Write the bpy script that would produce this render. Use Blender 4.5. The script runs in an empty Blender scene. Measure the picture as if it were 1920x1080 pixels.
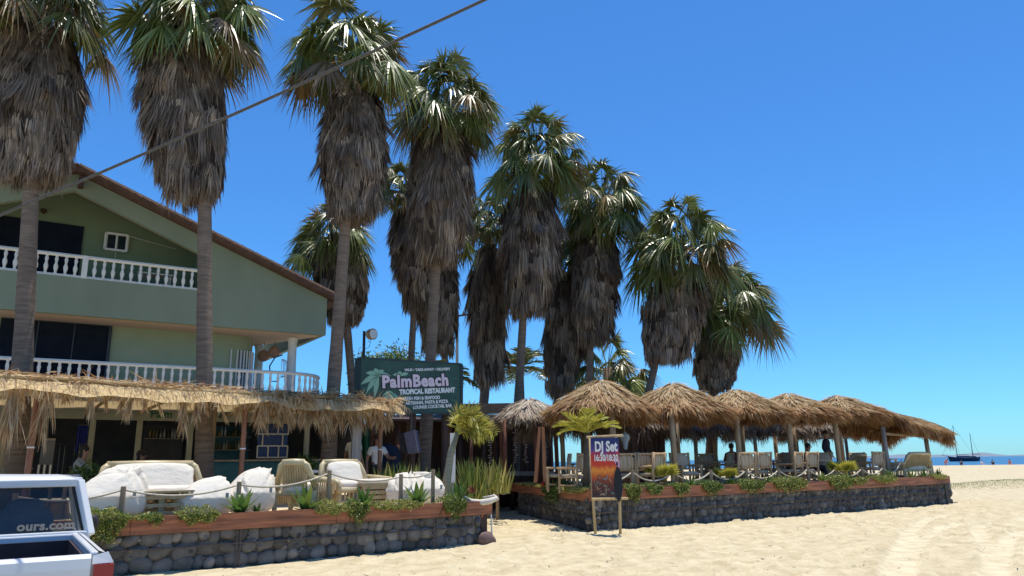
import bpy, bmesh, math, random
import numpy as np
from math import sin, cos, pi, radians, atan, atan2, sqrt
rs = np.random.RandomState(7)
random.seed(7)
SC = bpy.context.scene
COL = SC.collection
V = lambda *a: np.array(a, float)

# ------------------------------------------------------------ camera
CF, CP, CR, CZ = 1400.0, atan(327/1400), .013, 1.65      # focal (px of a 1920 wide frame), pitch, roll, eye height
_F = V(0, cos(CP), sin(CP)); _U0 = V(0, -sin(CP), cos(CP)); _R0 = V(1, 0, 0)
_R = _R0*cos(CR) - _U0*sin(CR); _U = _U0*cos(CR) + _R0*sin(CR)
CAM = V(0, 0, CZ)
cam = bpy.data.objects.new('camera', bpy.data.cameras.new('camera'))
COL.objects.link(cam)
from mathutils import Matrix, Vector
m = Matrix((tuple(_R), tuple(_U), tuple(-_F))).transposed().to_4x4()
m.translation = Vector(CAM)
cam.matrix_world = m
cam.data.sensor_width = 36; cam.data.lens = 36*CF/1920
cam.data.clip_start = .05; cam.data.clip_end = 30000
SC.camera = cam

# ------------------------------------------------------------ light
SUN = V(.10, .13, .985); SUN /= np.linalg.norm(SUN)
el = math.asin(SUN[2]); az = atan2(SUN[0], SUN[1])
w = bpy.data.worlds.new('World'); SC.world = w; w.use_nodes = True
nt = w.node_tree; bg = nt.nodes['Background']
sk = nt.nodes.new('ShaderNodeTexSky'); sk.sky_type = 'NISHITA'; sk.sun_disc = False
sk.sun_elevation = el; sk.sun_rotation = az
sk.air_density = 1.0; sk.dust_density = .15; sk.ozone_density = 3.5; sk.altitude = 0
tm = nt.nodes.new('ShaderNodeMix'); tm.data_type = 'RGBA'; tm.blend_type = 'MULTIPLY'; tm.inputs[0].default_value = 1; tm.inputs[7].default_value = (.33, .72, 1.08, 1)   # clear deep blue tropical air
nt.links.new(sk.outputs[0], tm.inputs[6]); nt.links.new(tm.outputs[2], bg.inputs[0]); bg.inputs[1].default_value = .14
sl = bpy.data.lights.new('sun', 'SUN'); sl.energy = 4.6; sl.angle = radians(.5); sl.color = (1, .94, .83)
so = bpy.data.objects.new('sun', sl); COL.objects.link(so)
so.rotation_euler = Vector(SUN).to_track_quat('Z', 'Y').to_euler()
so.location = (10, 20, 30)
SC.view_settings.view_transform = 'Standard'; SC.view_settings.look = 'None'
SC.view_settings.exposure = 0.22; SC.view_settings.gamma = 1
SC.cycles.max_bounces = 8; SC.cycles.transparent_max_bounces = 12

# ------------------------------------------------------------ pixel -> place helpers (pixels of the 1920x1080 photo)
def ray(x, y): return _F + _R*(x-960)/CF + _U*(540-y)/CF
def gp(x, y, z=0): d = ray(x, y); return CAM + d*(z-CAM[2])/d[2]
def at(x, y, Y): d = ray(x, y); return CAM + d*Y/d[1]
def onp(x, y, A, ang):
    n = V(cos(ang), -sin(ang), 0); d = ray(x, y); t = (n@(V(A[0], A[1], 0)-CAM))/(n@d)
    return CAM + d*t
class Line:                                                # a vertical plane through A and B
    def __init__(s, A, B):
        s.A = V(*A, 0); s.B = V(*B, 0); s.len = np.linalg.norm(s.B-s.A)
        s.d = (s.B-s.A)/s.len; s.n = V(-s.d[1], s.d[0], 0); s.ang = atan2(s.d[0], s.d[1])
    def px(s, x, y, b=0): return onp(x, y, s.A+s.n*b, s.ang)
    def pt(s, u, b=0, z=0): return s.A + s.d*u + s.n*b + V(0, 0, z)
LW = Line((-5.95, 12.46), (-.67, 16.18))                    # front of the near terrace
RW = Line((1.81, 18.72), (15.69, 27.84))                    # front of the far terrace
FC = Line((-13.4, 19.4), (-13.4+sin(radians(57))*8, 19.4+cos(radians(57))*8))   # house front
QB = Line((-8.95, 13.0), (-3.2, 19.8))                      # front beam of the pergola
ZL, ZR = .78, .85                                          # deck levels

# ------------------------------------------------------------ mesh builder
def nrm(a):
    a = np.asarray(a, float); return a/np.maximum(np.linalg.norm(a, axis=-1, keepdims=True), 1e-9)
def root_of(o):
    while o.parent: o = o.parent
    return o
class MB:
    def __init__(s): s.v = []; s.n = 0; s.f = []; s.sz = []; s.t = []; s.mi = []
    def add(s, verts, faces, tint=.5, mi=0):
        verts = np.asarray(verts, float).reshape(-1, 3)
        if isinstance(faces, np.ndarray):
            k = faces.shape[1]; m = len(faces)
            s.f.append((faces+s.n).ravel()); s.sz.append(np.full(m, k))
        else:
            m = len(faces)
            s.f.append(np.concatenate([np.asarray(f) for f in faces])+s.n); s.sz.append(np.array([len(f) for f in faces]))
        s.t.append(np.broadcast_to(np.asarray(tint, float), (m,)).copy()); s.mi.append(np.full(m, mi))
        s.v.append(verts); s.n += len(verts); return s
    def box(s, c, size, rz=0, tint=.5, mi=0, rx=0):
        sx, sy, sz = [q/2 for q in size]
        p = np.array([[x, y, z] for x in (-sx, sx) for y in (-sy, sy) for z in (-sz, sz)])
        if rx: p = p@np.array([[1, 0, 0], [0, cos(rx), sin(rx)], [0, -sin(rx), cos(rx)]])
        p = p@np.array([[cos(rz), sin(rz), 0], [-sin(rz), cos(rz), 0], [0, 0, 1]])+np.asarray(c, float)
        return s.add(p, np.array([[0, 1, 3, 2], [4, 6, 7, 5], [0, 4, 5, 1], [2, 3, 7, 6], [0, 2, 6, 4], [1, 5, 7, 3]]), tint, mi)
    def beam(s, p, q, w, h, tint=.5, mi=0):                 # rectangular bar from p to q
        p, q = np.asarray(p, float), np.asarray(q, float); d = nrm(q-p)
        up = V(0, 0, 1) if abs(d[2]) < .95 else V(0, 1, 0)
        a = nrm(np.cross(d, up))*w/2; b = nrm(np.cross(a, d))*h/2
        vs = [e+i*a+j*b for e in (p, q) for i, j in ((-1, -1), (1, -1), (1, 1), (-1, 1))]
        return s.add(vs, np.array([[0, 3, 2, 1], [4, 5, 6, 7], [0, 1, 5, 4], [1, 2, 6, 5], [2, 3, 7, 6], [3, 0, 4, 7]]), tint, mi)
    def tube(s, pts, r, n=8, cap=True, tint=.5, mi=0):
        pts = np.asarray(pts, float); k = len(pts); r = np.broadcast_to(np.asarray(r, float), (k,))
        t = nrm(np.gradient(pts, axis=0)); ref = V(0, 0, 1) if abs(t[0][2]) < .8 else V(1, 0, 0)
        vs = []
        for i in range(k):
            a = nrm(np.cross(t[i], ref)); b = np.cross(t[i], a); ref = nrm(np.cross(a, t[i])) if abs(t[i]@ref) < .9 else ref
            th = np.arange(n)*2*pi/n
            vs.append(pts[i]+r[i]*(np.cos(th)[:, None]*a+np.sin(th)[:, None]*b))
        i, j = np.meshgrid(np.arange(k-1), np.arange(n), indexing='ij')
        j2 = (j+1) % n
        F = np.stack([i*n+j, i*n+j2, (i+1)*n+j2, (i+1)*n+j], -1).reshape(-1, 4)
        s.add(np.concatenate(vs), F, tint, mi)
        if cap:
            b0 = s.n-k*n
            s.f.append(np.arange(n)[::-1]+b0); s.f.append(np.arange(n)+b0+(k-1)*n)
            s.sz.append(np.array([n, n])); s.t.append(np.full(2, float(np.mean(tint)))); s.mi.append(np.full(2, mi))
        return s
    def cyl(s, p, q, r, n=10, r2=None, tint=.5, mi=0): return s.tube([p, q], [r, r if r2 is None else r2], n, True, tint, mi)
    def lathe(s, c, prof, n=12, tint=.5, mi=0, wob=0):      # prof: (radius, z)
        k = len(prof); th = np.arange(n)*2*pi/n; vs = []
        for r, z in prof:
            rr = r*(1+wob*rs.uniform(-1, 1, n)); vs.append(np.stack([rr*np.cos(th), rr*np.sin(th), np.full(n, z)], -1))
        i, j = np.meshgrid(np.arange(k-1), np.arange(n), indexing='ij'); j2 = (j+1) % n
        F = np.stack([i*n+j, i*n+j2, (i+1)*n+j2, (i+1)*n+j], -1).reshape(-1, 4)
        return s.add(np.concatenate(vs)+np.asarray(c, float), F, tint, mi)
    def prism(s, poly, ext, tint=.5, mi=0):                 # poly: 3-D points in a plane, extruded by ext
        poly = np.asarray(poly, float); k = len(poly); ext = np.asarray(ext, float)
        fs = [list(range(k))[::-1], [k+i for i in range(k)]]+[[i, (i+1) % k, k+(i+1) % k, k+i] for i in range(k)]
        return s.add(np.concatenate([poly, poly+ext]), fs, tint, mi)
    def blob(s, c, r, rot=None, sub=2, amp=.1, tint=.5, mi=0, p=2.0):
        vs, F = ico(sub); a = vs.copy()
        if p != 2: a = a/(np.abs(a)**p).sum(1, keepdims=True)**(1/p)
        ph = rs.uniform(0, 6, 6)
        a = a*(1+amp*(np.sin(a[:, :1]*3+ph[0])*np.cos(a[:, 1:2]*3.3+ph[1])+.6*np.sin(a[:, 2:3]*5+ph[2])*np.sin(a[:, :1]*4+ph[3])))
        a = a*np.asarray(r, float)
        if rot is not None: a = a@rot
        return s.add(a+np.asarray(c, float), F, tint, mi)
    def strands(s, o, d, L, W, sag=0, k=2, tint=.5, prof=None, side=None, grav=None):
        o = np.asarray(o, float); n = len(o); d = nrm(np.broadcast_to(d, (n, 3)))
        L = np.broadcast_to(L, (n,)); W = np.broadcast_to(W, (n,)); sag = np.broadcast_to(sag, (n,))
        if side is None: side = nrm(np.cross(d, rs.normal(size=(n, 3))))
        else: side = nrm(np.broadcast_to(side, (n, 3)))
        g = V(0, 0, -1)
        if prof is None: prof = [1]+[.9]*(k-1)+[.15]
        P = []
        for j in range(k+1):
            t = j/k; c = o+d*(L*t)[:, None]+g*(sag*t*t)[:, None]
            P += [c-side*(W*prof[j]/2)[:, None], c+side*(W*prof[j]/2)[:, None]]
        P = np.stack(P, 1); m = 2*(k+1)
        b = np.arange(n)[:, None, None]*m; q = np.array([[2*j, 2*j+1, 2*j+3, 2*j+2] for j in range(k)])[None]
        F = (b+q).reshape(-1, 4)
        return s.add(P.reshape(-1, 3), F, np.repeat(np.broadcast_to(tint, (n,)), k))
    def build(s, name, mat, parent=None, smooth=False, world=False, loc=None):
        me = bpy.data.meshes.new(name); v = np.concatenate(s.v); rt = root_of(parent) if parent else None
        if world and rt is not None:
            v = v-np.array(rt.location); a = -rt.rotation_euler.z
            if a: v = v@np.array([[cos(a), sin(a), 0], [-sin(a), cos(a), 0], [0, 0, 1]])
        if loc is not None: v = v-np.asarray(loc)
        F = np.concatenate(s.f); sz = np.concatenate(s.sz)
        me.vertices.add(len(v)); me.vertices.foreach_set('co', v.astype('f').ravel())
        me.loops.add(len(F)); me.loops.foreach_set('vertex_index', F.astype('i'))
        me.polygons.add(len(sz)); me.polygons.foreach_set('loop_start', np.concatenate([[0], np.cumsum(sz)[:-1]]).astype('i'))
        me.polygons.foreach_set('use_smooth', np.full(len(sz), smooth))
        mats = mat if isinstance(mat, (list, tuple)) else [mat]
        for q in mats: me.materials.append(q)
        me.polygons.foreach_set('material_index', np.concatenate(s.mi).astype('i'))
        me.update(calc_edges=True); me.validate()
        at_ = me.attributes.new('tint', 'FLOAT', 'FACE'); tt = np.concatenate(s.t)
        if len(at_.data) == len(tt): at_.data.foreach_set('value', tt.astype('f'))
        o = bpy.data.objects.new(name, me); COL.objects.link(o)
        if parent: o.parent = parent
        if loc is not None: o.location = loc
        return o
_ico = {}
def ico(sub):
    if sub not in _ico:
        bm = bmesh.new(); bmesh.ops.create_icosphere(bm, subdivisions=sub, radius=1)
        _ico[sub] = (np.array([q.co[:] for q in bm.verts]), np.array([[q.index for q in f.verts] for f in bm.faces])); bm.free()
    return _ico[sub]
def tag(o, label, cat, group=None, kind=None):
    o['label'] = label; o['category'] = cat
    if group: o['group'] = group
    if kind: o['kind'] = kind
    return o
def thing(name, label, cat, loc=(0, 0, 0), rz=0, group=None):
    o = bpy.data.objects.new(name, None); COL.objects.link(o); o.location = loc; o.rotation_euler = (0, 0, rz)
    o.empty_display_size = .2
    return tag(o, label, cat, group)
def struct(o): o['kind'] = 'structure'; return o
def dup(root, loc, rz, label, group=None):
    r = root.copy(); COL.objects.link(r); r.location = loc; r.rotation_euler = (0, 0, rz); r['label'] = label
    if group: r['group'] = group
    for ch in list(root.children):
        c = ch.copy(); COL.objects.link(c); c.parent = r
        for g in ch.children:
            d = g.copy(); COL.objects.link(d); d.parent = c
    return r

# ------------------------------------------------------------ materials
MATS = {}
def M(name, c, c2=None, scale=6, rough=.8, bump=0, bscale=None, metal=0, spec=.5, stretch=(1, 1, 1), transl=0, ramp=None, detail=6, alpha=None, emit=None, trans=0):
    m = bpy.data.materials.new(name); m.use_nodes = True; N = m.node_tree.nodes; K = m.node_tree.links
    b = N['Principled BSDF']; out = N['Material Output']
    b.inputs['Roughness'].default_value = rough; b.inputs['Metallic'].default_value = metal
    b.inputs['Specular IOR Level'].default_value = spec
    b.inputs['Base Color'].default_value = (*c, 1)
    co = N.new('ShaderNodeTexCoord'); mp = N.new('ShaderNodeMapping'); mp.inputs['Scale'].default_value = stretch
    K.new(co.outputs['Object'], mp.inputs[0])
    src = None
    if ramp:                                               # per-face tint attribute -> colours
        a = N.new('ShaderNodeAttribute'); a.attribute_name = 'tint'
        cr = N.new('ShaderNodeValToRGB'); e = cr.color_ramp.elements
        e[0].position = ramp[0][0]; e[0].color = (*ramp[0][1], 1); e[1].position = ramp[-1][0]; e[1].color = (*ramp[-1][1], 1)
        for p, q in ramp[1:-1]: x = e.new(p); x.color = (*q, 1)
        K.new(a.outputs['Fac'], cr.inputs[0]); src = cr.outputs[0]
    if c2 is not None:
        nz = N.new('ShaderNodeTexNoise'); nz.inputs['Scale'].default_value = scale; nz.inputs['Detail'].default_value = detail
        K.new(mp.outputs[0], nz.inputs[0])
        r2 = N.new('ShaderNodeValToRGB'); r2.color_ramp.elements[0].position = .35; r2.color_ramp.elements[1].position = .68
        K.new(nz.outputs[0], r2.inputs[0])
        mx = N.new('ShaderNodeMix'); mx.data_type = 'RGBA'; K.new(r2.outputs[0], mx.inputs[0])
        if ramp:
            mx.blend_type = 'MULTIPLY'; K.new(src, mx.inputs[6]); mx.inputs[7].default_value = (*c2, 1)
        else:
            mx.inputs[6].default_value = (*c, 1); mx.inputs[7].default_value = (*c2, 1)
        src = mx.outputs[2]
    if src is not None: K.new(src, b.inputs['Base Color'])
    if bump:
        nb = N.new('ShaderNodeTexNoise'); nb.inputs['Scale'].default_value = bscale or scale*4; nb.inputs['Detail'].default_value = 8
        K.new(mp.outputs[0], nb.inputs[0]); bp = N.new('ShaderNodeBump'); bp.inputs['Strength'].default_value = bump; bp.inputs['Distance'].default_value = .03
        K.new(nb.outputs[0], bp.inputs['Height']); K.new(bp.outputs[0], b.inputs['Normal'])
    if transl:
        t = N.new('ShaderNodeBsdfTranslucent'); ms = N.new('ShaderNodeMixShader'); ms.inputs[0].default_value = transl
        if src is not None: K.new(src, t.inputs[0])
        else: t.inputs[0].default_value = (*c, 1)
        K.new(b.outputs[0], ms.inputs[1]); K.new(t.outputs[0], ms.inputs[2]); K.new(ms.outputs[0], out.inputs[0])
    if alpha is not None: b.inputs['Alpha'].default_value = alpha
    if trans: b.inputs['Transmission Weight'].default_value = trans
    if emit: b.inputs['Emission Color'].default_value = (*c, 1); b.inputs['Emission Strength'].default_value = emit
    MATS[name] = m; return m
sand_m = M('sand', (.66, .54, .37), (.55, .44, .29), 1.3, .95, .55, 9, spec=.2)
bamboo = M('bamboo', (.52, .40, .22), (.40, .29, .14), 9, .5, .15, stretch=(1, 1, .3))
bamboo_red = M('red_bamboo', (.30, .13, .06), (.20, .08, .04), 12, .45, .1, stretch=(1, 1, .2))
pole_wood = M('pole_wood', (.40, .29, .17), (.26, .18, .10), 10, .7, .2, stretch=(1, 1, .2))
grey_wood = M('weathered_wood', (.36, .33, .29), (.24, .21, .18), 8, .85, .3, stretch=(1, 1, .15))
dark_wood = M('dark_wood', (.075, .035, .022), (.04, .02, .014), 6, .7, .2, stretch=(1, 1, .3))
red_wood = M('stained_plank', (.46, .17, .075), (.17, .06, .03), 2.6, .6, .5, 18, stretch=(.5, .5, 6))
furn_wood = M('chair_wood', (.54, .37, .20), (.38, .26, .14), 9, .65, .15, stretch=(1, 1, .3))
canvas = M('canvas', (.92, .87, .77), (.88, .82, .71), 2, .9, 1.0, 5, stretch=(1, 1, 1.6), transl=.3)
cushion = M('beige_cushion', (.56, .45, .32), (.46, .37, .26), 4, .9, .1)
stone_m = M('river_stone', (.2, .2, .2), (.62, .6, .58), 7, .75, .35, 30, ramp=[(0, (.075, .07, .066)), (.5, (.165, .158, .148)), (1, (.32, .29, .25))])
mortar = M('mortar', (.10, .095, .09), (.06, .058, .055), 8, .95, .4)
iron = M('rusty_rod', (.12, .09, .075), (.07, .055, .05), 14, .8)
soil = M('soil', (.07, .05, .035), (.11, .085, .055), 12, 1, .4)
green_wall = M('green_plaster', (.235, .285, .215), (.195, .24, .18), .9, .9, .1, 40, stretch=(1, 1, .35))
green_wall2 = M('pale_green_plaster', (.31, .37, .25), (.27, .33, .22), 1.2, .9, .1, 40)
white_paint = M('white_paint', (.76, .76, .74), (.68, .68, .65), 5, .6)
shutter_m = M('dark_shutter', (.006, .010, .020), (.010, .015, .026), 3, .75, spec=.15)
tile_m = M('roof_tile', (.12, .065, .048), (.07, .04, .03), 7, .8, .4)
soffit_m = M('soffit', (.55, .42, .33), None)
glass_m = M('window_glass', (.02, .03, .04), None, rough=.08)
trunk_m = M('palm_trunk', (.24, .175, .13), (.13, .095, .07), 5, .9, .6, 14, stretch=(.6, .6, 5))
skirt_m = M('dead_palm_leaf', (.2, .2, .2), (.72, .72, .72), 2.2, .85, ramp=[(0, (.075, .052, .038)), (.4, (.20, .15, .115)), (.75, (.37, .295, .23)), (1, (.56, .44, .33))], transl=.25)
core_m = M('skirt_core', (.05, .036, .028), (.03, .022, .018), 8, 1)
leaf_m = M('palm_leaf', (.1, .1, .1), None, rough=.36, spec=.6, transl=.22,
           ramp=[(0, (.16, .11, .065)), (.2, (.30, .19, .07)), (.35, (.20, .18, .06)), (.6, (.10, .13, .036)), (.85, (.18, .22, .05)), (1, (.34, .37, .11))])
young_m = M('young_palm_leaf', (.1, .1, .1), None, rough=.4, transl=.35,
            ramp=[(0, (.36, .26, .06)), (.5, (.42, .40, .06)), (1, (.58, .56, .12))])
plant_m = M('plant_leaf', (.1, .1, .1), None, rough=.45, transl=.3,
            ramp=[(0, (.03, .07, .02)), (.4, (.09, .17, .035)), (.7, (.28, .30, .06)), (1, (.55, .48, .17))])
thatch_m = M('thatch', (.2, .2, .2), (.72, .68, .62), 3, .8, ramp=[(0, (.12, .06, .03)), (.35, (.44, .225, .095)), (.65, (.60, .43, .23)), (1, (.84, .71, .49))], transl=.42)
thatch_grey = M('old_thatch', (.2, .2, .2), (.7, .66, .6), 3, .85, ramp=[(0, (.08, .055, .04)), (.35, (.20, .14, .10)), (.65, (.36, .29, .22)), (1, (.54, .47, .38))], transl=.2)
mat_m = M('straw_mat', (.80, .62, .34), (.60, .44, .22), 14, .9, .5, 60, transl=.3)
rope_m = M('rope', (.66, .58, .45), (.50, .42, .30), 30, .9, .3)
black_m = M('black_cloth', (.012, .013, .018), (.022, .022, .03), 6, .8)
navy_m = M('navy_cloth', (.012, .016, .035), (.02, .026, .05), 6, .85)
room_m = M('dark_room_wall', (.10, .10, .11), (.07, .07, .08), 3, .9)
panel_m = M('shop_fascia', (.34, .36, .30), (.28, .30, .25), 3, .8)
teal_m = M('teal_paint', (.03, .16, .22), (.02, .11, .16), 3, .5)
blue_m = M('blue_cloth', (.02, .04, .30), (.015, .03, .20), 3, .8)
greenp_m = M('green_panel', (.01, .12, .08), (.01, .09, .06), 2, .6)
skin_m = M('skin', (.33, .17, .11), None, rough=.55)
skin_l = M('light_skin', (.55, .32, .24), None, rough=.55)
hair_m = M('hair', (.02, .015, .012), None, rough=.7)
wshirt_m = M('white_shirt', (.72, .72, .72), None, rough=.9)
beige_m = M('beige_trousers', (.48, .42, .33), None, rough=.9)
pink_m = M('pink_swimwear', (.55, .16, .12), None)
bottle_m = M('bottle_glass', (.2, .2, .2), None, rough=.15, ramp=[(0, (.02, .10, .04)), (.4, (.30, .20, .08)), (.7, (.5, .5, .48)), (1, (.7, .72, .74))])

# ============================================================ GROUND, SEA
def noise2(x, y, seed=0):
    r = np.random.RandomState(seed); z = np.zeros_like(x)
    for k in range(26):
        a = r.uniform(0, pi); f = r.uniform(.35, 1)*(1.8**(k % 5)); z += np.sin((x*cos(a)+y*sin(a))*f*2+r.uniform(0, 6.28))*np.cos((x*sin(a)-y*cos(a))*f*1.7+r.uniform(0, 6.28))/f
    return z/8
def sand_z(x, y):
    x = np.asarray(x, float); y = np.asarray(y, float)
    near = np.clip(1-np.hypot(x, y-15)/60, 0, 1)
    z = noise2(x, y, 3)*.035*near + noise2(x*3.1, y*3.1, 5)*.028*near + noise2(x*7.3, y*9.3, 8)*.022*near
    z += np.where(y > 40, .42*np.clip((y-40)/65, 0, 1)**1.5, 0)
    z = np.where(y > 112, z-(y-112)*.06, z)
    z += .42*np.exp(-((y-41)/1.8)**2)*np.clip((x-20)/6, 0, 1)
    return z
xs = np.unique(np.concatenate([np.linspace(-900, -60, 10), np.linspace(-60, -8, 30), np.arange(-8, 20, .065), np.linspace(20, 60, 120), np.linspace(60, 900, 20)]))
ys = np.unique(np.concatenate([np.linspace(-60, 7, 20), np.arange(7, 30, .065), np.linspace(30, 125, 260), [140.]]))
X, Yg = np.meshgrid(xs, ys, indexing='ij'); Z = sand_z(X, Yg)
r = np.random.RandomState(77)                               # footprints and scuffs
for k in range(5200):
    cx_ = r.uniform(-3, 20); cy_ = 8+22*r.uniform()**1.2; i0, i1 = np.searchsorted(xs, [cx_-.35, cx_+.35]); j0, j1 = np.searchsorted(ys, [cy_-.35, cy_+.35])
    if i1 <= i0 or j1 <= j0: continue
    a = r.uniform(0, pi); dx_ = X[i0:i1, j0:j1]-cx_; dy_ = Yg[i0:i1, j0:j1]-cy_; u_ = (dx_*cos(a)+dy_*sin(a))/r.uniform(.09, .17); v_ = (-dx_*sin(a)+dy_*cos(a))/r.uniform(.05, .08); d2 = u_**2+v_**2
    Z[i0:i1, j0:j1] += r.uniform(.018, .05)*(-np.exp(-d2)+.55*np.exp(-(np.sqrt(d2)-1.7)**2*3))
TRK = [[(1664, 1095), (1682, 1044), (1705, 1000), (1730, 978), (1780, 964)], [(1692, 1095), (1705, 1041), (1728, 1010), (1767, 990), (1819, 979), (1858, 976), (1925, 973)],
       [(1866, 1095), (1863, 1060), (1858, 1028), (1842, 1007), (1828, 992), (1840, 985), (1871, 981), (1915, 978)], [(1870, 1095), (1873, 1060), (1880, 1028), (1893, 1007), (1925, 996)]]
dist = np.full(X.shape, 9.)
for tr_ in TRK:
    p_ = np.array([gp(*q_)[:2] for q_ in tr_])
    for a, b_ in zip(p_[:-1], p_[1:]):
        ab = b_-a; t_ = np.clip(((X-a[0])*ab[0]+(Yg-a[1])*ab[1])/(ab@ab), 0, 1); dist = np.minimum(dist, np.hypot(X-a[0]-t_*ab[0], Yg-a[1]-t_*ab[1]))
trk = np.clip((.20-dist)/.06, 0, 1); base = noise2(X, Yg, 3)*.02-.022; Z = Z*(1-trk)+base*trk+.02*np.exp(-((dist-.24)/.05)**2)
nx, ny = X.shape; i, j = np.meshgrid(np.arange(nx-1), np.arange(ny-1), indexing='ij')
mb = MB(); mb.add(np.stack([X, Yg, Z], -1).reshape(-1, 3), np.stack([i*ny+j, (i+1)*ny+j, (i+1)*ny+j+1, i*ny+j+1], -1).reshape(-1, 4), tint=trk[:-1, :-1].ravel())
ground_m = M('beach_sand', (.2, .2, .2), (.76, .73, .68), 2.6, .95, .9, 16, spec=.2, ramp=[(0, (.60, .515, .34)), (1, (.655, .57, .39))])  # darker mottling stands in for the shading of small sand lumps
struct(mb.build('sand', ground_m, smooth=True))
sea_m = M('sea_water', (.012, .075, .17), (.016, .10, .20), .02, .30, .5, .25, stretch=(1, 3, 1))
mb = MB(); mb.add([(-16000, 118, -.35), (16000, 118, -.35), (16000, 20000, -.35), (-16000, 20000, -.35)], np.array([[0, 1, 2, 3]]))
struct(mb.build('sea', sea_m))
# sparse dry tufts on the low hump beyond the far terrace
n = 26000; x = rs.uniform(21, 44, n); y = rs.normal(40.3, .8, n)
mb = MB(); mb.strands(np.stack([x, y, sand_z(x, y)-.02], -1), nrm(rs.normal(size=(n, 3))*.6+V(0, 0, 1)), rs.uniform(.03, .11, n), .012, 0, 1, tint=rs.uniform(.1, .75, n))
tag(mb.build('dry_beach_grass', plant_m), 'low dry creeping grass on the sand hump beyond the terrace', 'grass', kind='stuff')
for nm_, lb_, n, mt_, L0, W0 in (('shade_specks', 'dark twig shaped specks added on the open sand for its relief shading', 2600, M('dark_speck', (.16, .11, .06), (.07, .05, .03), 9), .05, .014), ('relief_specks', 'tiny pale and grey specks added over the open sand for its relief shading', 2200, M('pale_speck', (.55, .5, .42), (.18, .16, .14), 30), .022, .02)):  # specks added where the lumpy sand shows too little shading of its own
    x = rs.uniform(-6, 24, n); y = 8+22*rs.uniform(size=n)**1.3; ix = np.clip(np.searchsorted(xs, x), 0, len(xs)-1); iy = np.clip(np.searchsorted(ys, y), 0, len(ys)-1)
    mb = MB(); mb.strands(np.stack([x, y, Z[ix, iy]+.012], -1), nrm(rs.normal(size=(n, 3))*V(1, 1, .1)), L0*rs.uniform(.4, 2, n), W0*rs.uniform(.5, 1.5, n), 0, 2, tint=.5, side=nrm(rs.normal(size=(n, 3))*V(1, 1, .35)))
    tag(mb.build(nm_, mt_), lb_, 'sand specks', kind='stuff')
# far island ridge
mb = MB(); px = np.linspace(1560, 2300, 60)
for k in range(59):
    a = at(px[k], 855, 5200); b = at(px[k+1], 855, 5200)
    h = lambda q: 6+14*max(0, sin((q-1600)/95.))**2+4*sin(q/13.)+20*math.exp(-((q-1890)/28.)**2)
    mb.add([V(a[0], 5200, -1), V(b[0], 5200, -1), V(b[0], 5500, h(px[k+1])), V(a[0], 5500, h(px[k])), V(b[0], 6200, -1), V(a[0], 6200, -1)], np.array([[0, 1, 2, 3], [3, 2, 4, 5]]))
struct(mb.build('distant_hills', M('hazy_ridge', (.16, .20, .24), None)))  # bluish haze put into the ridge colour

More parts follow.
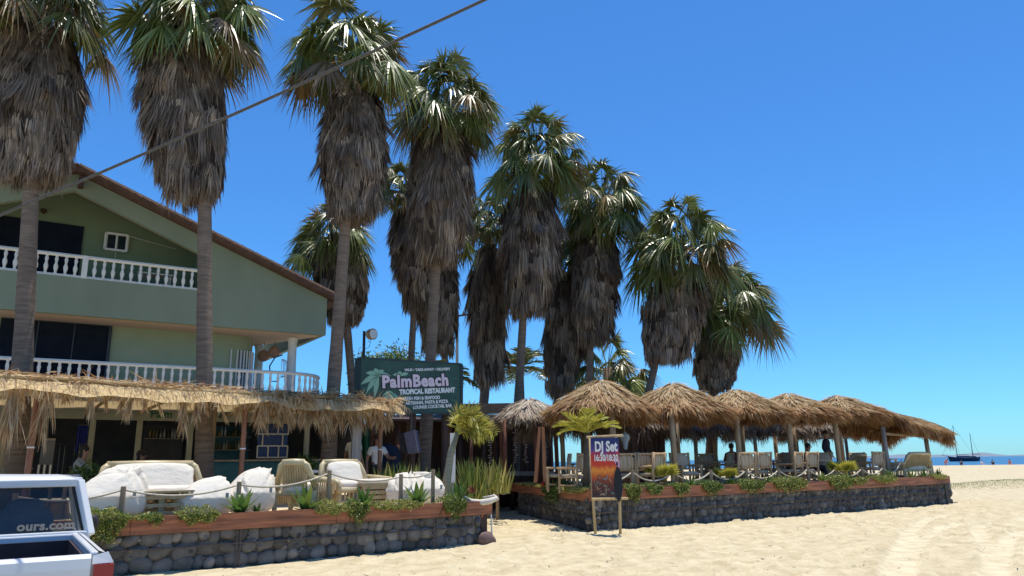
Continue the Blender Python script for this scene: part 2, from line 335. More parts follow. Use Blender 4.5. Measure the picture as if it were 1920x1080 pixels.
# ============================================================ TERRACES
def stone_wall(nm, label, A, B, z1, name_seed, board_h=.27, ext=(0, 0), rods=4, rows=3, trim=0, dark=0, trim0=0):
    """river stone retaining wall with a stained plank planter on its top"""
    ln = Line(A, B); c = ln.pt(0)
    t = thing(nm, label, 'wall', loc=tuple(c)); r = np.random.RandomState(name_seed)
    mo = MB(); st = MB(); L = ln.len
    mo.prism([ln.pt(trim0*.5, .10-dark*.12, -.15), ln.pt(L-trim*.5, .10-dark*.12, -.15), ln.pt(L-trim*.5, .10-dark*.12, z1-board_h+.03), ln.pt(trim0*.5, .10-dark*.12, z1-board_h+.03)], ln.n*.25)
    hh = (z1-board_h)/rows*1.06
    rot = np.array([ln.d, ln.n, V(0, 0, 1)])
    for k in range(rows):
        u = r.uniform(-.1, .05)
        while u < L:
            wd = r.uniform(.15, .36)*(3/rows)*(1.1 if k < rows-1 else .85); h = hh*r.uniform(.82, 1.25)
            a = r.uniform(-.5, .5); R2 = np.array([[cos(a), 0, sin(a)], [0, 1, 0], [-sin(a), 0, cos(a)]])
            st.blob(ln.pt(u+wd/2, .10+r.uniform(-.02, .03), hh*(k+.5)+r.uniform(-.03, .03)), (wd*.56, r.uniform(.05, .085), h*.58), R2@rot, 2, .09, tint=np.clip(r.normal(.42-dark, .24), 0, 1), p=r.uniform(2.2, 3.2))  # dark lowers the tint: shade of the far walls put into the stones
            u += wd*.99
    for k in range(int(L*9)):                                 # small filler stones
        w2 = r.uniform(.03, .07); st.blob(ln.pt(r.uniform(.05, L-.05), .07+r.uniform(-.01, .02), r.uniform(.02, z1-board_h-.03)), (w2, .05, w2*r.uniform(.6, 1)), rot, 1, .15, tint=np.clip(r.normal(.4-dark, .3), 0, 1))
    mo.build('mortar', mortar, t, world=True); st.build('river_stones', stone_m, t, smooth=True, world=True)
    u0, u1 = -ext[0], L+ext[1]; nb = max(1, int((u1-u0)/2.9)); 
    for k in range(nb):                                     # planks, butted end to end
        a = u0+(u1-u0)*k/nb+.003; b = u0+(u1-u0)*(k+1)/nb-.003; dz = r.uniform(-.012, .012); lo = z1-board_h
        q = MB(); off = r.uniform(-.008, .008)
        q.prism([ln.pt(a, -.02+off, lo+dz), ln.pt(b, -.02+off, lo+dz*.4), ln.pt(b, -.02+off, z1+dz*.4), ln.pt(a, -.02+off, z1+dz)], ln.n*.045)
        q.build('planter_plank', red_wood, t, world=True)
    q = MB(); q.prism([ln.pt(u0+.02+trim0, .60, z1-.2), ln.pt(u1-.02-trim, .60, z1-.2), ln.pt(u1-.02-trim, .60, z1-.03), ln.pt(u0+.02+trim0, .60, z1-.03)], ln.n*.03)
    q.build('back_plank', red_wood, t, world=True)
    q = MB(); q.prism([ln.pt(u0+.03+trim0, .03, z1-.28), ln.pt(u1-.03-trim, .03, z1-.28), ln.pt(u1-.03-trim, .03, z1-.05), ln.pt(u0+.03+trim0, .03, z1-.05)], ln.n*.56)
    q.build('soil', soil, t, world=True)
    for k in range(rods):
        u = L*(k+.5)/rods+r.uniform(-.3, .3)
        q = MB(); q.cyl(ln.pt(u, -.015, -.1), ln.pt(u, -.015, z1-board_h), .013, 6)
        if k % 2 == 0: q.cyl(ln.pt(u+.06, -.015, -.1), ln.pt(u+.06, -.015, z1-board_h), .013, 6)
        q.build('upright_rod', iron, t, world=True)
    q = MB(); pts = [ln.pt(u, -.01, (z1-board_h)*.62+r.uniform(-.01, .01)) for u in np.arange(0, L+.01, .7)]
    q.tube(pts, .013, 6); q.build('long_rod', iron, t, world=True)
    return t, ln
LEFT0 = LW.pt(-3.6)
wl, lnL = stone_wall('stone_planter_wall', 'near river stone wall with a reddish plank planter, running behind the white pickup', LEFT0[:2], LW.B[:2], .87, 1, ext=(0, .22), rods=5)
wr, lnR = stone_wall('stone_planter_wall', 'long far river stone wall with plank planter, under the row of thatched umbrellas', RW.A[:2], RW.B[:2], .98, 2, rods=7, rows=4, dark=.2, trim0=.75)
RA = Line((.05, 25.4), (1.81, 18.72))
wa, lnA = stone_wall('stone_planter_wall', 'short river stone wall along the sandy entry path, beside the leaning banner rack', RA.A[:2], RA.B[:2], .98, 3, rods=2, ext=(.6, 0), trim=.8, rows=4, dark=.2)
RE = Line(RW.B[:2], (RW.B+RW.n*7)[:2])
we, lnE = stone_wall('stone_planter_wall', 'short end wall at the beach corner of the far terrace', RE.A[:2], RE.B[:2], .98, 4, rods=2)
LE = Line(LW.B[:2], (LW.B+V(-1.3, 7.5, 0))[:2])
we2, lnE2 = stone_wall('stone_planter_wall', 'low side wall of the near terrace running back along the path', LE.A[:2], LE.B[:2], .80, 5, rods=2)
# rubble corner of the near wall
t = thing('corner_post', 'dark timber corner post with pinkish stones at its foot, ending the near wall', 'post', tuple(LW.pt(LW.len+.02, .08)))
q = MB(); q.box(LW.pt(LW.len+.05, .12, .34), (.16, .18, .68), -LW.ang+pi/2); q.build('post', dark_wood, t, world=True)
for k, (u, b, r_) in enumerate(((.0, -.10, .17), (.19, -.04, .10))):
    q = MB(); q.blob(LW.pt(LW.len+u, b, r_*.75), (r_, r_*.85, r_*.95), None, 2, .08, tint=.8); q.build('stone', M('pink_stone', (.22, .14, .12), (.14, .09, .08), 9, .9, .3), t, smooth=True, world=True)
q = MB(); q.cyl(LW.pt(LW.len+.23, 0, 0), LW.pt(LW.len+.21, 0, .66), .018, 6); q.build('thin_pole', white_paint, t, world=True)
# driftwood shell on the end of the planter
p = at(900, 942, 16.2); q = MB()
q.tube([p+V(-.36, .05, .13), p+V(-.2, 0, .03), p+V(0, -.02, -.01), p+V(.2, 0, .02), p+V(.36, .05, .08), p+V(.30, .1, .12), p+V(.05, .1, .10)], [.015, .05, .07, .065, .05, .035, .01], 8)
tag(q.build('driftwood', M('bleached_wood', (.68, .62, .52), (.55, .50, .42), 8, .8, .3), smooth=True), 'bleached curved driftwood lying on the path end of the near planter', 'driftwood')
# decks
def deck(poly, z, nm='terrace_floor'):
    q = MB(); q.prism([V(x, y, z-.3) for x, y in poly], V(0, 0, .3)); return struct(q.build(nm, sand_m))
a = LEFT0+LW.n*.64; b = LW.pt(LW.len+.0, .64); 
deck([a[:2], b[:2], (LE.pt(LE.len, .3))[:2], (-3.5, 27), (-16, 19), (-16, 11)], ZL)
a = RW.pt(.9, .64); b = RW.pt(RW.len-.35, .64)
deck([a[:2], b[:2], RW.pt(RW.len-.35, 11)[:2], (3.0, 33), (-.0, 31), RA.pt(0, .4)[:2]], ZR)

# ============================================================ HOUSE
def fp(x, y, b=0): return FC.px(x, y, b)
def fu(x, y, b=0): q = fp(x, y, b)-FC.A; return q@FC.d
house = thing('house', 'pale green two storey gabled house with dark shutters and white balustrades, behind the pergola', 'house', tuple(FC.pt(3)))
ZU, ZF, ZB = 6.83, 5.78, 3.62                                # upper balcony top, fascia bottom, lower slab top
uR = fu(612, 600); uA = fu(145, 325); zA = 9.85; zR = 7.0
def W(u, z, b=0): return FC.pt(u, b, z)
slope = (zA-zR)/(uR-uA); uL = uA-(uR-uA)
oR = fu(378, 500); oT = 9.35                                # cut-out of the gable
oz = lambda u: 9.28-slope*abs(u-uA)
q = MB()                                                    # front gable wall built of convex pieces round the opening
q.prism([W(uL, ZF), W(uR, ZF), W(uR, ZU), W(uL, ZU)], FC.n*.2)
q.prism([W(oR, ZU), W(uR, ZU), W(uR, zR), W(oR, zA-slope*(oR-uA))], FC.n*.2)
q.prism([W(uA, oT), W(oR, oz(oR)), W(oR, zA-slope*(oR-uA)), W(uA, zA)], FC.n*.2)
oL = uA-(oR-uA)
q.prism([W(oL, oz(oL)), W(uA, oT), W(uA, zA), W(oL, zA-slope*(oR-uA))], FC.n*.2)
q.prism([W(uL, ZU), W(oL, ZU), W(oL, zA-slope*(oR-uA)), W(uL, zR)], FC.n*.2)
q.build('front_gable_wall', green_wall, house, world=True)
q = MB(); q.prism([W(uL, ZU-.3, 1.7), W(oR+.3, ZU-.3, 1.7), W(oR+.3, 8.3, 1.7), W(uA, 9.8, 1.7), W(uL, 7.5, 1.7)], FC.n*.2)
q.prism([W(oR, ZU, .2), W(oR, ZU, 1.7), W(oR, 8.2, 1.7), W(oR, 8.2, .2)], FC.d*.15)
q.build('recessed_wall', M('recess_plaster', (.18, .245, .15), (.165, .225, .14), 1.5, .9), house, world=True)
q = MB(); q.prism([W(uL, ZF+.004, .2), W(uR, ZF+.004, .2), W(uR-3.0, ZF+.004, 7), W(uL, ZF+.004, 7)], V(0, 0, .25)); q.build('soffit', soffit_m, house, world=True)
for sgn in (1, -1):                                         # tiled roof slopes
    q = MB(); e = uA+sgn*(uR-uA+.28); ez = zR-slope*.28
    q.prism([W(uA, zA+.02, -.28), W(e, ez+.02, -.28), W(e, ez+.14, -.28), W(uA, zA+.16, -.28)], FC.n*9)
    ro = q.build('roof', tile_m, house, world=True)
    q = MB(); nrow = 34                                     # curved verge tiles
    for k in range(nrow):
        f0 = k/nrow; f1 = (k+1)/nrow+.012; p0 = W(uA+(e-uA)*f0, zA+(ez-zA)*f0+.14+.05, -.22); p1 = W(uA+(e-uA)*f1, zA+(ez-zA)*f1+.14+.02, -.22)
        for bb in range(0, 10): q.tube([p0+FC.n*bb*.24, p1+FC.n*bb*.24], [.085, .10], 7, tint=rs.uniform())
    q.build('roof_tiles', tile_m, ro, world=False) if False else q.build('roof_tiles', tile_m, ro, world=True)
q = MB()
for e1, z1_ in ((uR, zR),): q.prism([W(uR+.02, zR-.18, -.05), W(uR+.22, zR-.25, -.05), W(uR+.22, zR-.12, -.05), W(uR+.02, zR-.04, -.05)], FC.n*8)
q.build('gutter', tile_m, house, world=True)
q = MB(); q.box(W(uA+.12, zA-.28, -.14), (.14, .26, .3), -FC.ang+pi/2); q.build('ridge_beam_end', dark_wood, house, world=True)
q = MB(); q.prism([W(uR-.15, ZF, .2), W(uR, ZF, .2), W(uR, ZF, 7), W(uR-.15, ZF, 7)], V(0, 0, 1.3)); q.build('side_fascia', green_wall, house, world=True)
def rect(x0, y0, x1, y1, b, back=.05):                       # a rectangle on the plane b behind the front
    a = fp(x0, y0, b); c = fp(x1, y1, b); ua = (a-FC.A)@FC.d; uc = (c-FC.A)@FC.d
    return [FC.pt(ua, b, c[2]), FC.pt(uc, b, c[2]), FC.pt(uc, b, a[2]), FC.pt(ua, b, a[2])]
q = MB(); a = fp(158, 425, 1.64); ua = (a-FC.A)@FC.d
q.prism([FC.pt(ua-3.4, 1.64, ZU-.1), FC.pt(ua, 1.64, ZU-.1), FC.pt(ua, 1.64, a[2]), FC.pt(ua-3.4, 1.64, a[2])], FC.n*.05); q.build('upper_shutter', shutter_m, house, world=True)
f = MB(); R4 = rect(200, 437, 237, 472, 1.62)
q = MB(); q.prism(R4, FC.n*.03); win = q.build('window_pane', glass_m, house, world=True)
f = MB()
for k in range(4): f.beam(R4[k]-FC.n*.02, R4[(k+1) % 4]-FC.n*.02, .07, .07)
mid0 = (R4[0]+R4[1])/2; mid1 = (R4[2]+R4[3])/2; f.beam(mid0-FC.n*.025, mid1-FC.n*.025, .05, .05)
f.build('window_frame', white_paint, house, world=True)
q = MB(); a = R4[1]+V(0, 0, .62); q.tube([R4[2]-FC.n*.03, fp(330, 467, 1.66)], .018, 6); q.tube([mid0-FC.n*.04, mid0-FC.n*.04-V(0, 0, 1.2)], .012, 6)
q.build('wall_cable', M('green_cable', (.45, .5, .42)), house, world=True)
# lower storey wall, curved corner bay
uw = fu(468, 690, 1.5)
q = MB(); q.prism([W(uL, ZB, 1.5), W(uw-.5, ZB, 1.5), W(uw-.5, ZF+.01, 1.5), W(uL, ZF+.01, 1.5)], FC.n*.2)
arc = [W(uw-.5+.7*sin(t), 0, 2.2-.7*cos(t)) for t in np.linspace(0, pi/2, 9)]
for k in range(8): q.prism([arc[k]+V(0, 0, ZB), arc[k+1]+V(0, 0, ZB), arc[k+1]+V(0, 0, ZF), arc[k]+V(0, 0, ZF)], FC.n*.12)
q.prism([W(uw+.2, ZB, 2.2), W(uw+.2, ZB, 7), W(uw+.2, ZF, 7), W(uw+.2, ZF, 2.2)], -FC.d*.15)
q.build('lower_wall', green_wall2, house, world=True)
a = fp(206, 612, 1.44); ua = (a-FC.A)@FC.d
sh = MB(); sh.prism([FC.pt(ua-2.7, 1.44, ZB), FC.pt(ua, 1.44, ZB), FC.pt(ua, 1.44, a[2]), FC.pt(ua-2.7, 1.44, a[2])], FC.n*.05)
for k in range(22): sh.prism([FC.pt(ua-2.66, 1.425, ZB+.02+k*.085), FC.pt(ua-.04, 1.425, ZB+.02+k*.085), FC.pt(ua-.04, 1.425, ZB+.09+k*.085), FC.pt(ua-2.66, 1.425, ZB+.09+k*.085)], FC.n*.014)
sh.build('lower_shutter', shutter_m, house, world=True)
fr_ = MB(); zt_ = a[2]
fr_.beam(FC.pt(ua+.03, 1.42, ZB), FC.pt(ua+.03, 1.42, zt_+.03), .06, .06); fr_.beam(FC.pt(ua-2.7, 1.42, zt_+.03), FC.pt(ua+.06, 1.42, zt_+.03), .06, .06)
for k in (1, 2): fr_.beam(FC.pt(ua-.9*k, 1.405, ZB), FC.pt(ua-.9*k, 1.405, zt_), .03, .02)
fr_.build('door_frame', M('dark_frame', (.03, .045, .06), None, rough=.5), house, world=True)
bars = MB(); dk = MB()
for k in range(9):
    t_ = -.05+k*.16; c = W(uw-.5+.74*sin(t_), 0, 2.2-.74*cos(t_)) if t_ > 0 else W(uw-.62, 0, 1.44)
    bars.cyl(c+V(0, 0, ZB+.1), c+V(0, 0, ZF-.45), .025, 6)
bars.build('window_bars', white_paint, house, world=True)
for k in range(1, 7): dk.prism([arc[k]-FC.n*.012+V(0, 0, ZB+.1), arc[k+1]-FC.n*.012+V(0, 0, ZB+.1), arc[k+1]-FC.n*.012+V(0, 0, ZF-.45), arc[k]-FC.n*.012+V(0, 0, ZF-.45)], FC.n*.008)
dk.build('bay_window', M('grey_glass', (.16, .17, .18), None, rough=.2), house, world=True)
# slab between ground floor and balcony, rounded at its right end
q = MB(); end = [W(uR-1.2+1.5*sin(t), 0, 1.4-1.5*cos(t)) for t in np.linspace(0, 1.25, 8)]
q.prism([W(uL, 0, -.1)+V(0, 0, ZB-.3)]+[e_+V(0, 0, ZB-.3) for e_ in end]+[W(uR-.6, 0, 6)+V(0, 0, ZB-.3), W(uL, 0, 6)+V(0, 0, ZB-.3)], V(0, 0, .3)); q.build('balcony_slab', white_paint, house, world=True)
def baluster_mesh(h):
    q = MB(); q.lathe((0, 0, 0), [(.045, 0), (.05, .04*h), (.03, .12*h), (.055, .3*h), (.06, .42*h), (.028, .6*h), (.05, .8*h), (.03, .9*h), (.05, h)], 8); return q
def balustrade(pts, z0, h, nm='balustrade', post=()):
    q = MB(); up = V(0, 0, 1)
    q.tube([p_+V(0, 0, z0+h) for p_ in pts], .055, 6); q.tube([p_+V(0, 0, z0+.03) for p_ in pts], .05, 6)
    rail = q.build(nm, white_paint, house, world=True)
    seg = np.linalg.norm(np.diff(pts, axis=0), axis=1); cum = np.concatenate([[0], np.cumsum(seg)]); first = None
    for s_ in np.arange(.12, cum[-1], .235):
        k = min(np.searchsorted(cum, s_)-1, len(pts)-2); p_ = pts[k]+(pts[k+1]-pts[k])*(s_-cum[k])/seg[k]
        loc = p_+V(0, 0, z0+.05)-np.array(house.location)
        if first is None:
            first = baluster_mesh(h-.08).build('baluster', white_paint, rail, smooth=True)
            first.location = loc
        else:
            c_ = first.copy(); COL.objects.link(c_); c_.parent = rail; c_.location = loc
balustrade([W(fu(-60, 470), 0, .06), W(oR-.05, 0, .06)], ZU, .62)
low0 = W(fu(-60, 690), 0, -.02); balustrade([low0]+[W(u_, 0, -.02) for u_ in np.linspace(fu(100, 690), uR-1.2, 4)]+[W(uR-1.2+1.42*sin(t), 0, 1.4-1.42*cos(t)) for t in np.linspace(.12, 1.25, 7)], ZB, .86)
q = MB(); pu = fu(158, 510); q.box(W(pu, ZU+.33, .06), (.14, .12, .66), -FC.ang+pi/2); q.build('rail_post', white_paint, house, world=True)
for x_, b_ in ((546, 1.1), (484, 3.2)):
    c = fp(x_, 690, b_); q = MB(); q.lathe((c[0], c[1], 0), [(.17, ZB), (.16, ZB+.3), (.14, ZF-.2), (.18, ZF)], 14); q.build('column', white_paint, house, smooth=True, world=True)
c = fp(316, 610, 1.25); q = MB(); q.lathe(c, [(.02, .14), (.11, .12), (.12, .02), (.06, -.02), (.055, -.10), (.0, -.12)], 10); q.cyl(c+V(0, 0, .1), c+V(0, 0, .1)+FC.n*.25, .02, 6); q.build('wall_lamp', dark_wood, house, world=True)
c = fp(82, 397, 1.5); q = MB(); q.lathe(c, [(.02, .1), (.08, .08), (.09, 0), (.03, -.04)], 8); q.cyl(c, c+FC.n*.2, .02, 6); q.build('wall_lamp', dark_wood, house, world=True)
for x_, y_, b_ in ((494, 667, 2.4), (514, 660, 1.9)):
    c = fp(x_, y_, b_); t = thing('hanging_lampshade', 'round woven lampshade hanging under the balcony roof, '+('nearer the wall' if x_ < 500 else 'nearer the white column'), 'lamp', tuple(c))
    q = MB(); q.lathe((0, 0, 0), [(.02, .2), (.13, .15), (.2, 0), (.16, -.14), (.05, -.2)], 14); q.build('lamp_shade', M('rattan', (.42, .24, .15), (.3, .16, .1), 20), t, smooth=True)
    q = MB(); q.cyl((0, 0, .2), (0, 0, ZF-c[2]), .008, 5); q.build('cord', black_m, t)
# air-conditioner-like low unit and table behind the upper rail
t = thing('balcony_table', 'small pale table behind the upper balcony rail', 'table', tuple(W(fu(290, 520, 1), ZU, .9)))
q = MB(); q.box((0, 0, .52), (1.0, .5, .04), -FC.ang+pi/2); q.build('tabletop', white_paint, t)
for a_ in (-.4, .4):
    for b_ in (-.2, .2):
        q = MB(); q.cyl(FC.d*a_+FC.n*b_, FC.d*a_+FC.n*b_+V(0, 0, .5), .02, 6); q.build('leg', white_paint, t)
# lattice garden arch ornament on the lower balcony
c = fp(520, 715, .9); t = thing('swing_chair_frame', 'dark curved metal swing chair frame on the lower balcony beside the white column', 'chair frame', tuple(c))
q = MB(); q.tube([(.0, 0, 0), (-.22, .0, .0), (-.28, 0, .5), (-.12, 0, .78), (.12, 0, .86)], .022, 6); q.build('frame', black_m, t)
q = MB()
for k in range(9):
    a_ = k*pi/9
    q.tube([V(.1+.25*sin(a_)*cos(u_), .25*cos(a_)*cos(u_), .42+.3*sin(u_)) for u_ in np.linspace(-1.4, 1.4, 8)], .009, 4)
q.build('basket', M('white_wicker', (.6, .62, .62)), t)
# ground floor shop front: openings into dark rooms
GZ = ZL
def room_wall(q, u0, u1, z0, z1, b, th=.15): q.prism([W(u0, z0, b), W(u1, z0, b), W(u1, z1, b), W(u0, z1, b)], FC.n*th)
q = MB(); ue = fu(640, 800, 0)
room_wall(q, uL, ue, 3.36, ZB-.3, -.06)
q.build('shop_lintel', green_wall2, house, world=True)
q = MB(); room_wall(q, -3, ue+.5, GZ, 3.4, 3.4); q.prism([W(ue+.4, GZ, 0), W(ue+.4, GZ, 3.4), W(ue+.4, 3.3, 3.4), W(ue+.4, 3.3, 0)], FC.d*.1)
q.prism([W(-3, 3.3, .1), W(ue+.5, 3.3, .1), W(ue+.5, 3.3, 3.5), W(-3, 3.3, 3.5)], V(0, 0, .02))
q.build('back_room', room_m, house, world=True)
fas = MB(); p0 = fu(165, 780, 0); p1 = fu(470, 780, 0); room_wall(fas, -3, fu(158, 780), 2.95, 3.36, -.05, .06); room_wall(fas, fu(162, 780), fu(372, 780), 2.93, 3.36, -.06, .06); room_wall(fas, fu(376, 780), ue, 2.93, 3.36, -.05, .06)
fas.build('shop_fascia', panel_m, house, world=True)
for a_ in (fu(255, 820), fu(352, 820), fu(384, 820), fu(166, 820), fu(572, 820)):
    q = MB(); q.prism([W(a_, GZ, .0), W(a_+.14, GZ, .0), W(a_+.14, 2.94, .0), W(a_, 2.94, .0)], FC.n*.12); q.build('shop_pillar', panel_m, house, world=True)
q = MB(); room_wall(q, -3, fu(60, 850), GZ, 2.9, .0, .1); q.build('shop_pillar', M('yellowish_plaster', (.30, .27, .20)), house, world=True)

# ============================================================ LETTERING
def text(name, s, size, mat, parent, o, dx, up, off=0, ext=.004, align='CENTER', shear=0, sx=1.0, space=1.0):
    """flat lettering standing on origin o, running along dx, upright along up (world vectors)"""
    c = bpy.data.curves.new(name, 'FONT'); c.body = s; c.size = size; c.align_x = align; c.align_y = 'CENTER'; c.offset = off; c.extrude = ext; c.shear = shear; c.space_character = space
    c.resolution_u = 3
    tmp = bpy.data.objects.new('tmp', c); COL.objects.link(tmp); dg = bpy.context.evaluated_depsgraph_get()
    me = bpy.data.meshes.new_from_object(tmp.evaluated_get(dg)); bpy.data.objects.remove(tmp)
    dx = nrm(dx); up = nrm(up); nn = np.cross(dx, up); n = len(me.vertices); co = np.empty(n*3, 'f'); me.vertices.foreach_get('co', co); co = co.reshape(-1, 3)
    w_ = np.asarray(o)+co[:, :1]*sx*dx+co[:, 1:2]*up+co[:, 2:]*nn
    rt = root_of(parent); w_ = w_-np.array(rt.location); a = -rt.rotation_euler.z
    w_ = w_@np.array([[cos(a), sin(a), 0], [-sin(a), cos(a), 0], [0, 0, 1]])
    me.vertices.foreach_set('co', w_.astype('f').ravel()); me.update(); me.materials.clear(); me.materials.append(mat)
    ob = bpy.data.objects.new(name, me); COL.objects.link(ob); ob.parent = parent; return ob

# ============================================================ INSIDE THE GROUND FLOOR SHOP
ink = M('dark_ink', (.03, .05, .04)); inkg = M('green_ink', (.03, .14, .06))
fn = -FC.n
text('lettering', 'Palm', .30, inkg, house, fp(303, 777, -.07), FC.d, V(0, 0, 1), .006)
for k, ch in enumerate('Ocean'):
    a_ = (k-2)*.22
    text('lettering', ch, .22, ink, house, fp(402, 781, -.06)+FC.d*(k-2)*.17+V(0, 0, .06-.03*(k-2)**2), FC.d*cos(a_)-V(0, 0, sin(a_)), V(0, 0, cos(a_))+FC.d*sin(a_), .004)
def back(x, y, b): return fp(x, y, b)
def shelf_unit(name, label, x0, x1, ys_, b, mat, seed):
    t = thing(name, label, 'shelf', tuple(V(*fp(x0, 860, b)[:2], ZL))); r = np.random.RandomState(seed)
    u0 = fu(x0, 830, b)+0; a = fp(x0, 830, b); u0 = (a-FC.A)@FC.d; a = fp(x1, 830, b); u1 = (a-FC.A)@FC.d
    q = MB(); q.prism([W(u0, ZL, b+.25), W(u1, ZL, b+.25), W(u1, 2.9, b+.25), W(u0, 2.9, b+.25)], FC.n*.03); q.build('back_panel', mat, t, world=True)
    zs = [fp(x0, y_, b)[2] for y_ in ys_]
    for z_ in zs:
        q = MB(); q.prism([W(u0, z_-.03, b), W(u1, z_-.03, b), W(u1, z_, b), W(u0, z_, b)], FC.n*.25); q.build('shelf_board', grey_wood, t, world=True)
    return t, u0, u1, zs
sb, u0, u1, zs = shelf_unit('bottle_shelf', 'dark bar shelf crowded with bottles, behind the teal counter', 388, 470, (818, 843), 1.6, teal_m, 1)
ORD = 'first second third fourth fifth sixth seventh eighth ninth tenth eleventh twelfth'.split()
def bottles(u0, u1, z_, b, n, where, r):
    for k in range(n):
        u_ = u0+.1+(u1-u0-.2)*(k+.5)/n; h = r.uniform(.2, .32)
        q = MB(); q.lathe((0, 0, 0), [(0, 0), (.035, 0), (.037, h*.55), (.014, h*.72), (.013, h), (0, h)], 7, tint=r.uniform())
        o = q.build('bottle', bottle_m, smooth=True); o.location = W(u_+r.uniform(-.02, .02), z_+.001, b+.1)
        tag(o, ORD[k]+' bottle from the left on the '+where, 'bottle', 'bottles on the '+where)
rr = np.random.RandomState(11)
bottles(u0, u1, zs[0], 1.6, 11, 'upper shelf behind the teal counter', rr); bottles(u0, u1, zs[1], 1.6, 12, 'lower shelf behind the teal counter', rr)
sb2, u0, u1, zs = shelf_unit('bottle_shelf', 'narrow dark bar shelf with pale bottles, left of the dark palm trunk', 270, 345, (821,), 1.6, room_m, 2)
bottles(u0, u1, zs[0], 1.6, 9, 'single shelf board left of the dark trunk', rr)
t = thing('bar_counter', 'long teal bar counter in the shade under the pergola', 'counter', tuple(W(fu(440, 870, -.4), ZL, -.4)))
u0 = fu(372, 870, -.4); u1 = fu(600, 870, -.4); q = MB(); q.prism([W(u0, ZL, -.4), W(u1, ZL, -.4), W(u1, ZL+1.0, -.4), W(u0, ZL+1.0, -.4)], FC.n*.5); q.build('counter_front', teal_m, t, world=True)
q = MB(); q.prism([W(u0-.06, ZL+1.0, -.48), W(u1+.06, ZL+1.0, -.48), W(u1+.06, ZL+1.05, -.48), W(u0-.06, ZL+1.05, -.48)], FC.n*.66); q.build('countertop', grey_wood, t, world=True)
# white-framed blue window grid
t = thing('glass_partition', 'white framed grid of dark blue panes at the right end of the bar', 'window', tuple(W(fu(510, 840, .4), ZL, .4)))
a = fp(482, 858, .4); b_ = fp(542, 793, .4); ua = (a-FC.A)@FC.d; ub = (b_-FC.A)@FC.d; za = a[2]; zb = b_[2]
q = MB(); q.prism([W(ua, za, .45), W(ub, za, .45), W(ub, zb, .45), W(ua, zb, .45)], FC.n*.02); q.build('blue_panes', M('blue_pane', (.02, .05, .22), None, rough=.25), t, world=True)
q = MB()
for z_ in (za, za+(zb-za)*.33, za+(zb-za)*.67, zb): q.beam(W(ua, z_, .42), W(ub, z_, .42), .04, .04)
for k, row in enumerate((0, 1, 2)):
    for s_ in ((0, .35, .7, 1), (.15, .82), (0, .3, .65, 1))[k]:
        q.beam(W(ua+(ub-ua)*s_, za+(zb-za)*k*.33, .415), W(ua+(ub-ua)*s_, za+(zb-za)*(k+1)*.33, .415), .035, .035)
q.build('white_frame', white_paint, t, world=True)
# blue curtain, striped board, fridge
def boxed(name, label, cat, x0, y0, x1, y1, b, d, mat, partname='panel', extra=None):
    a = fp(x0, y1, b); c = fp(x1, y0, b); ua = (a-FC.A)@FC.d; uc = (c-FC.A)@FC.d
    t = thing(name, label, cat, tuple(W((ua+uc)/2, a[2], b)))
    q = MB(); q.prism([W(ua, a[2], b), W(uc, a[2], b), W(uc, c[2], b), W(ua, c[2], b)], FC.n*d); q.build(partname, mat, t, world=True)
    return t, ua, uc, a[2], c[2]
t = thing('curtain', 'deep blue cloth hanging in the shop doorway behind the pergola', 'curtain', tuple(fp(152, 850, .1)))
a = fp(140, 850, .1); c = fp(166, 797, .1); ua = (a-FC.A)@FC.d; uc = (c-FC.A)@FC.d
q = MB(); us = np.linspace(ua, uc, 20)
pts0 = [W(u_, c[2], .1+.03*sin(k*1.6)) for k, u_ in enumerate(us)]; pts1 = [W(u_, a[2]+.05*sin(k*.5), .1+.04*sin(k*1.6+.3)) for k, u_ in enumerate(us)]
q.add(pts1+pts0, np.array([[k, k+1, 21+k, 20+k] for k in range(19)])); q.build('cloth', blue_m, t, world=True)
q = MB(); q.tube([pts0[0], pts0[-1]], .015, 6); q.build('curtain_rod', iron, t, world=True)
t, ua, uc, za, zc = boxed('leaning_board', 'grey covered board leaning in the shade by the left reddish pole', 'board', 72, 824, 104, 880, -.6, .06, M('grey_cover', (.16, .17, .19), (.13, .14, .16), 3))
q = MB(); q.beam(W(ua, zc, -.58), W(uc, zc, -.58), .07, .05); q.build('top_edge', grey_wood, t, world=True)
t, ua, uc, za, zc = boxed('low_cabinet', 'low grey cabinet in the shade, seen just above the pickup cab', 'cabinet', 0, 880, 58, 900, -.9, .5, M('grey_laminate', (.30, .31, .32), (.25, .26, .27), 3), 'cabinet_body')
q = MB(); q.prism([W(ua-.04, zc, -.94), W(uc+.04, zc, -.94), W(uc+.04, zc+.04, -.94), W(ua-.04, zc+.04, -.94)], FC.n*.58); q.build('cabinet_top', grey_wood, t, world=True)
t = thing('slatted_screen', 'short black and white slatted screen beside the grey cabinet', 'screen', tuple(fp(76, 900, -.8)))
for k in range(6):
    c = fp(64+k*5.5, 900, -.8); q = MB(); q.box(c+V(0, 0, .1), (.045, .03, .55), -FC.ang+pi/2); q.build('slat', white_paint if k % 2 else black_m, t, world=True)
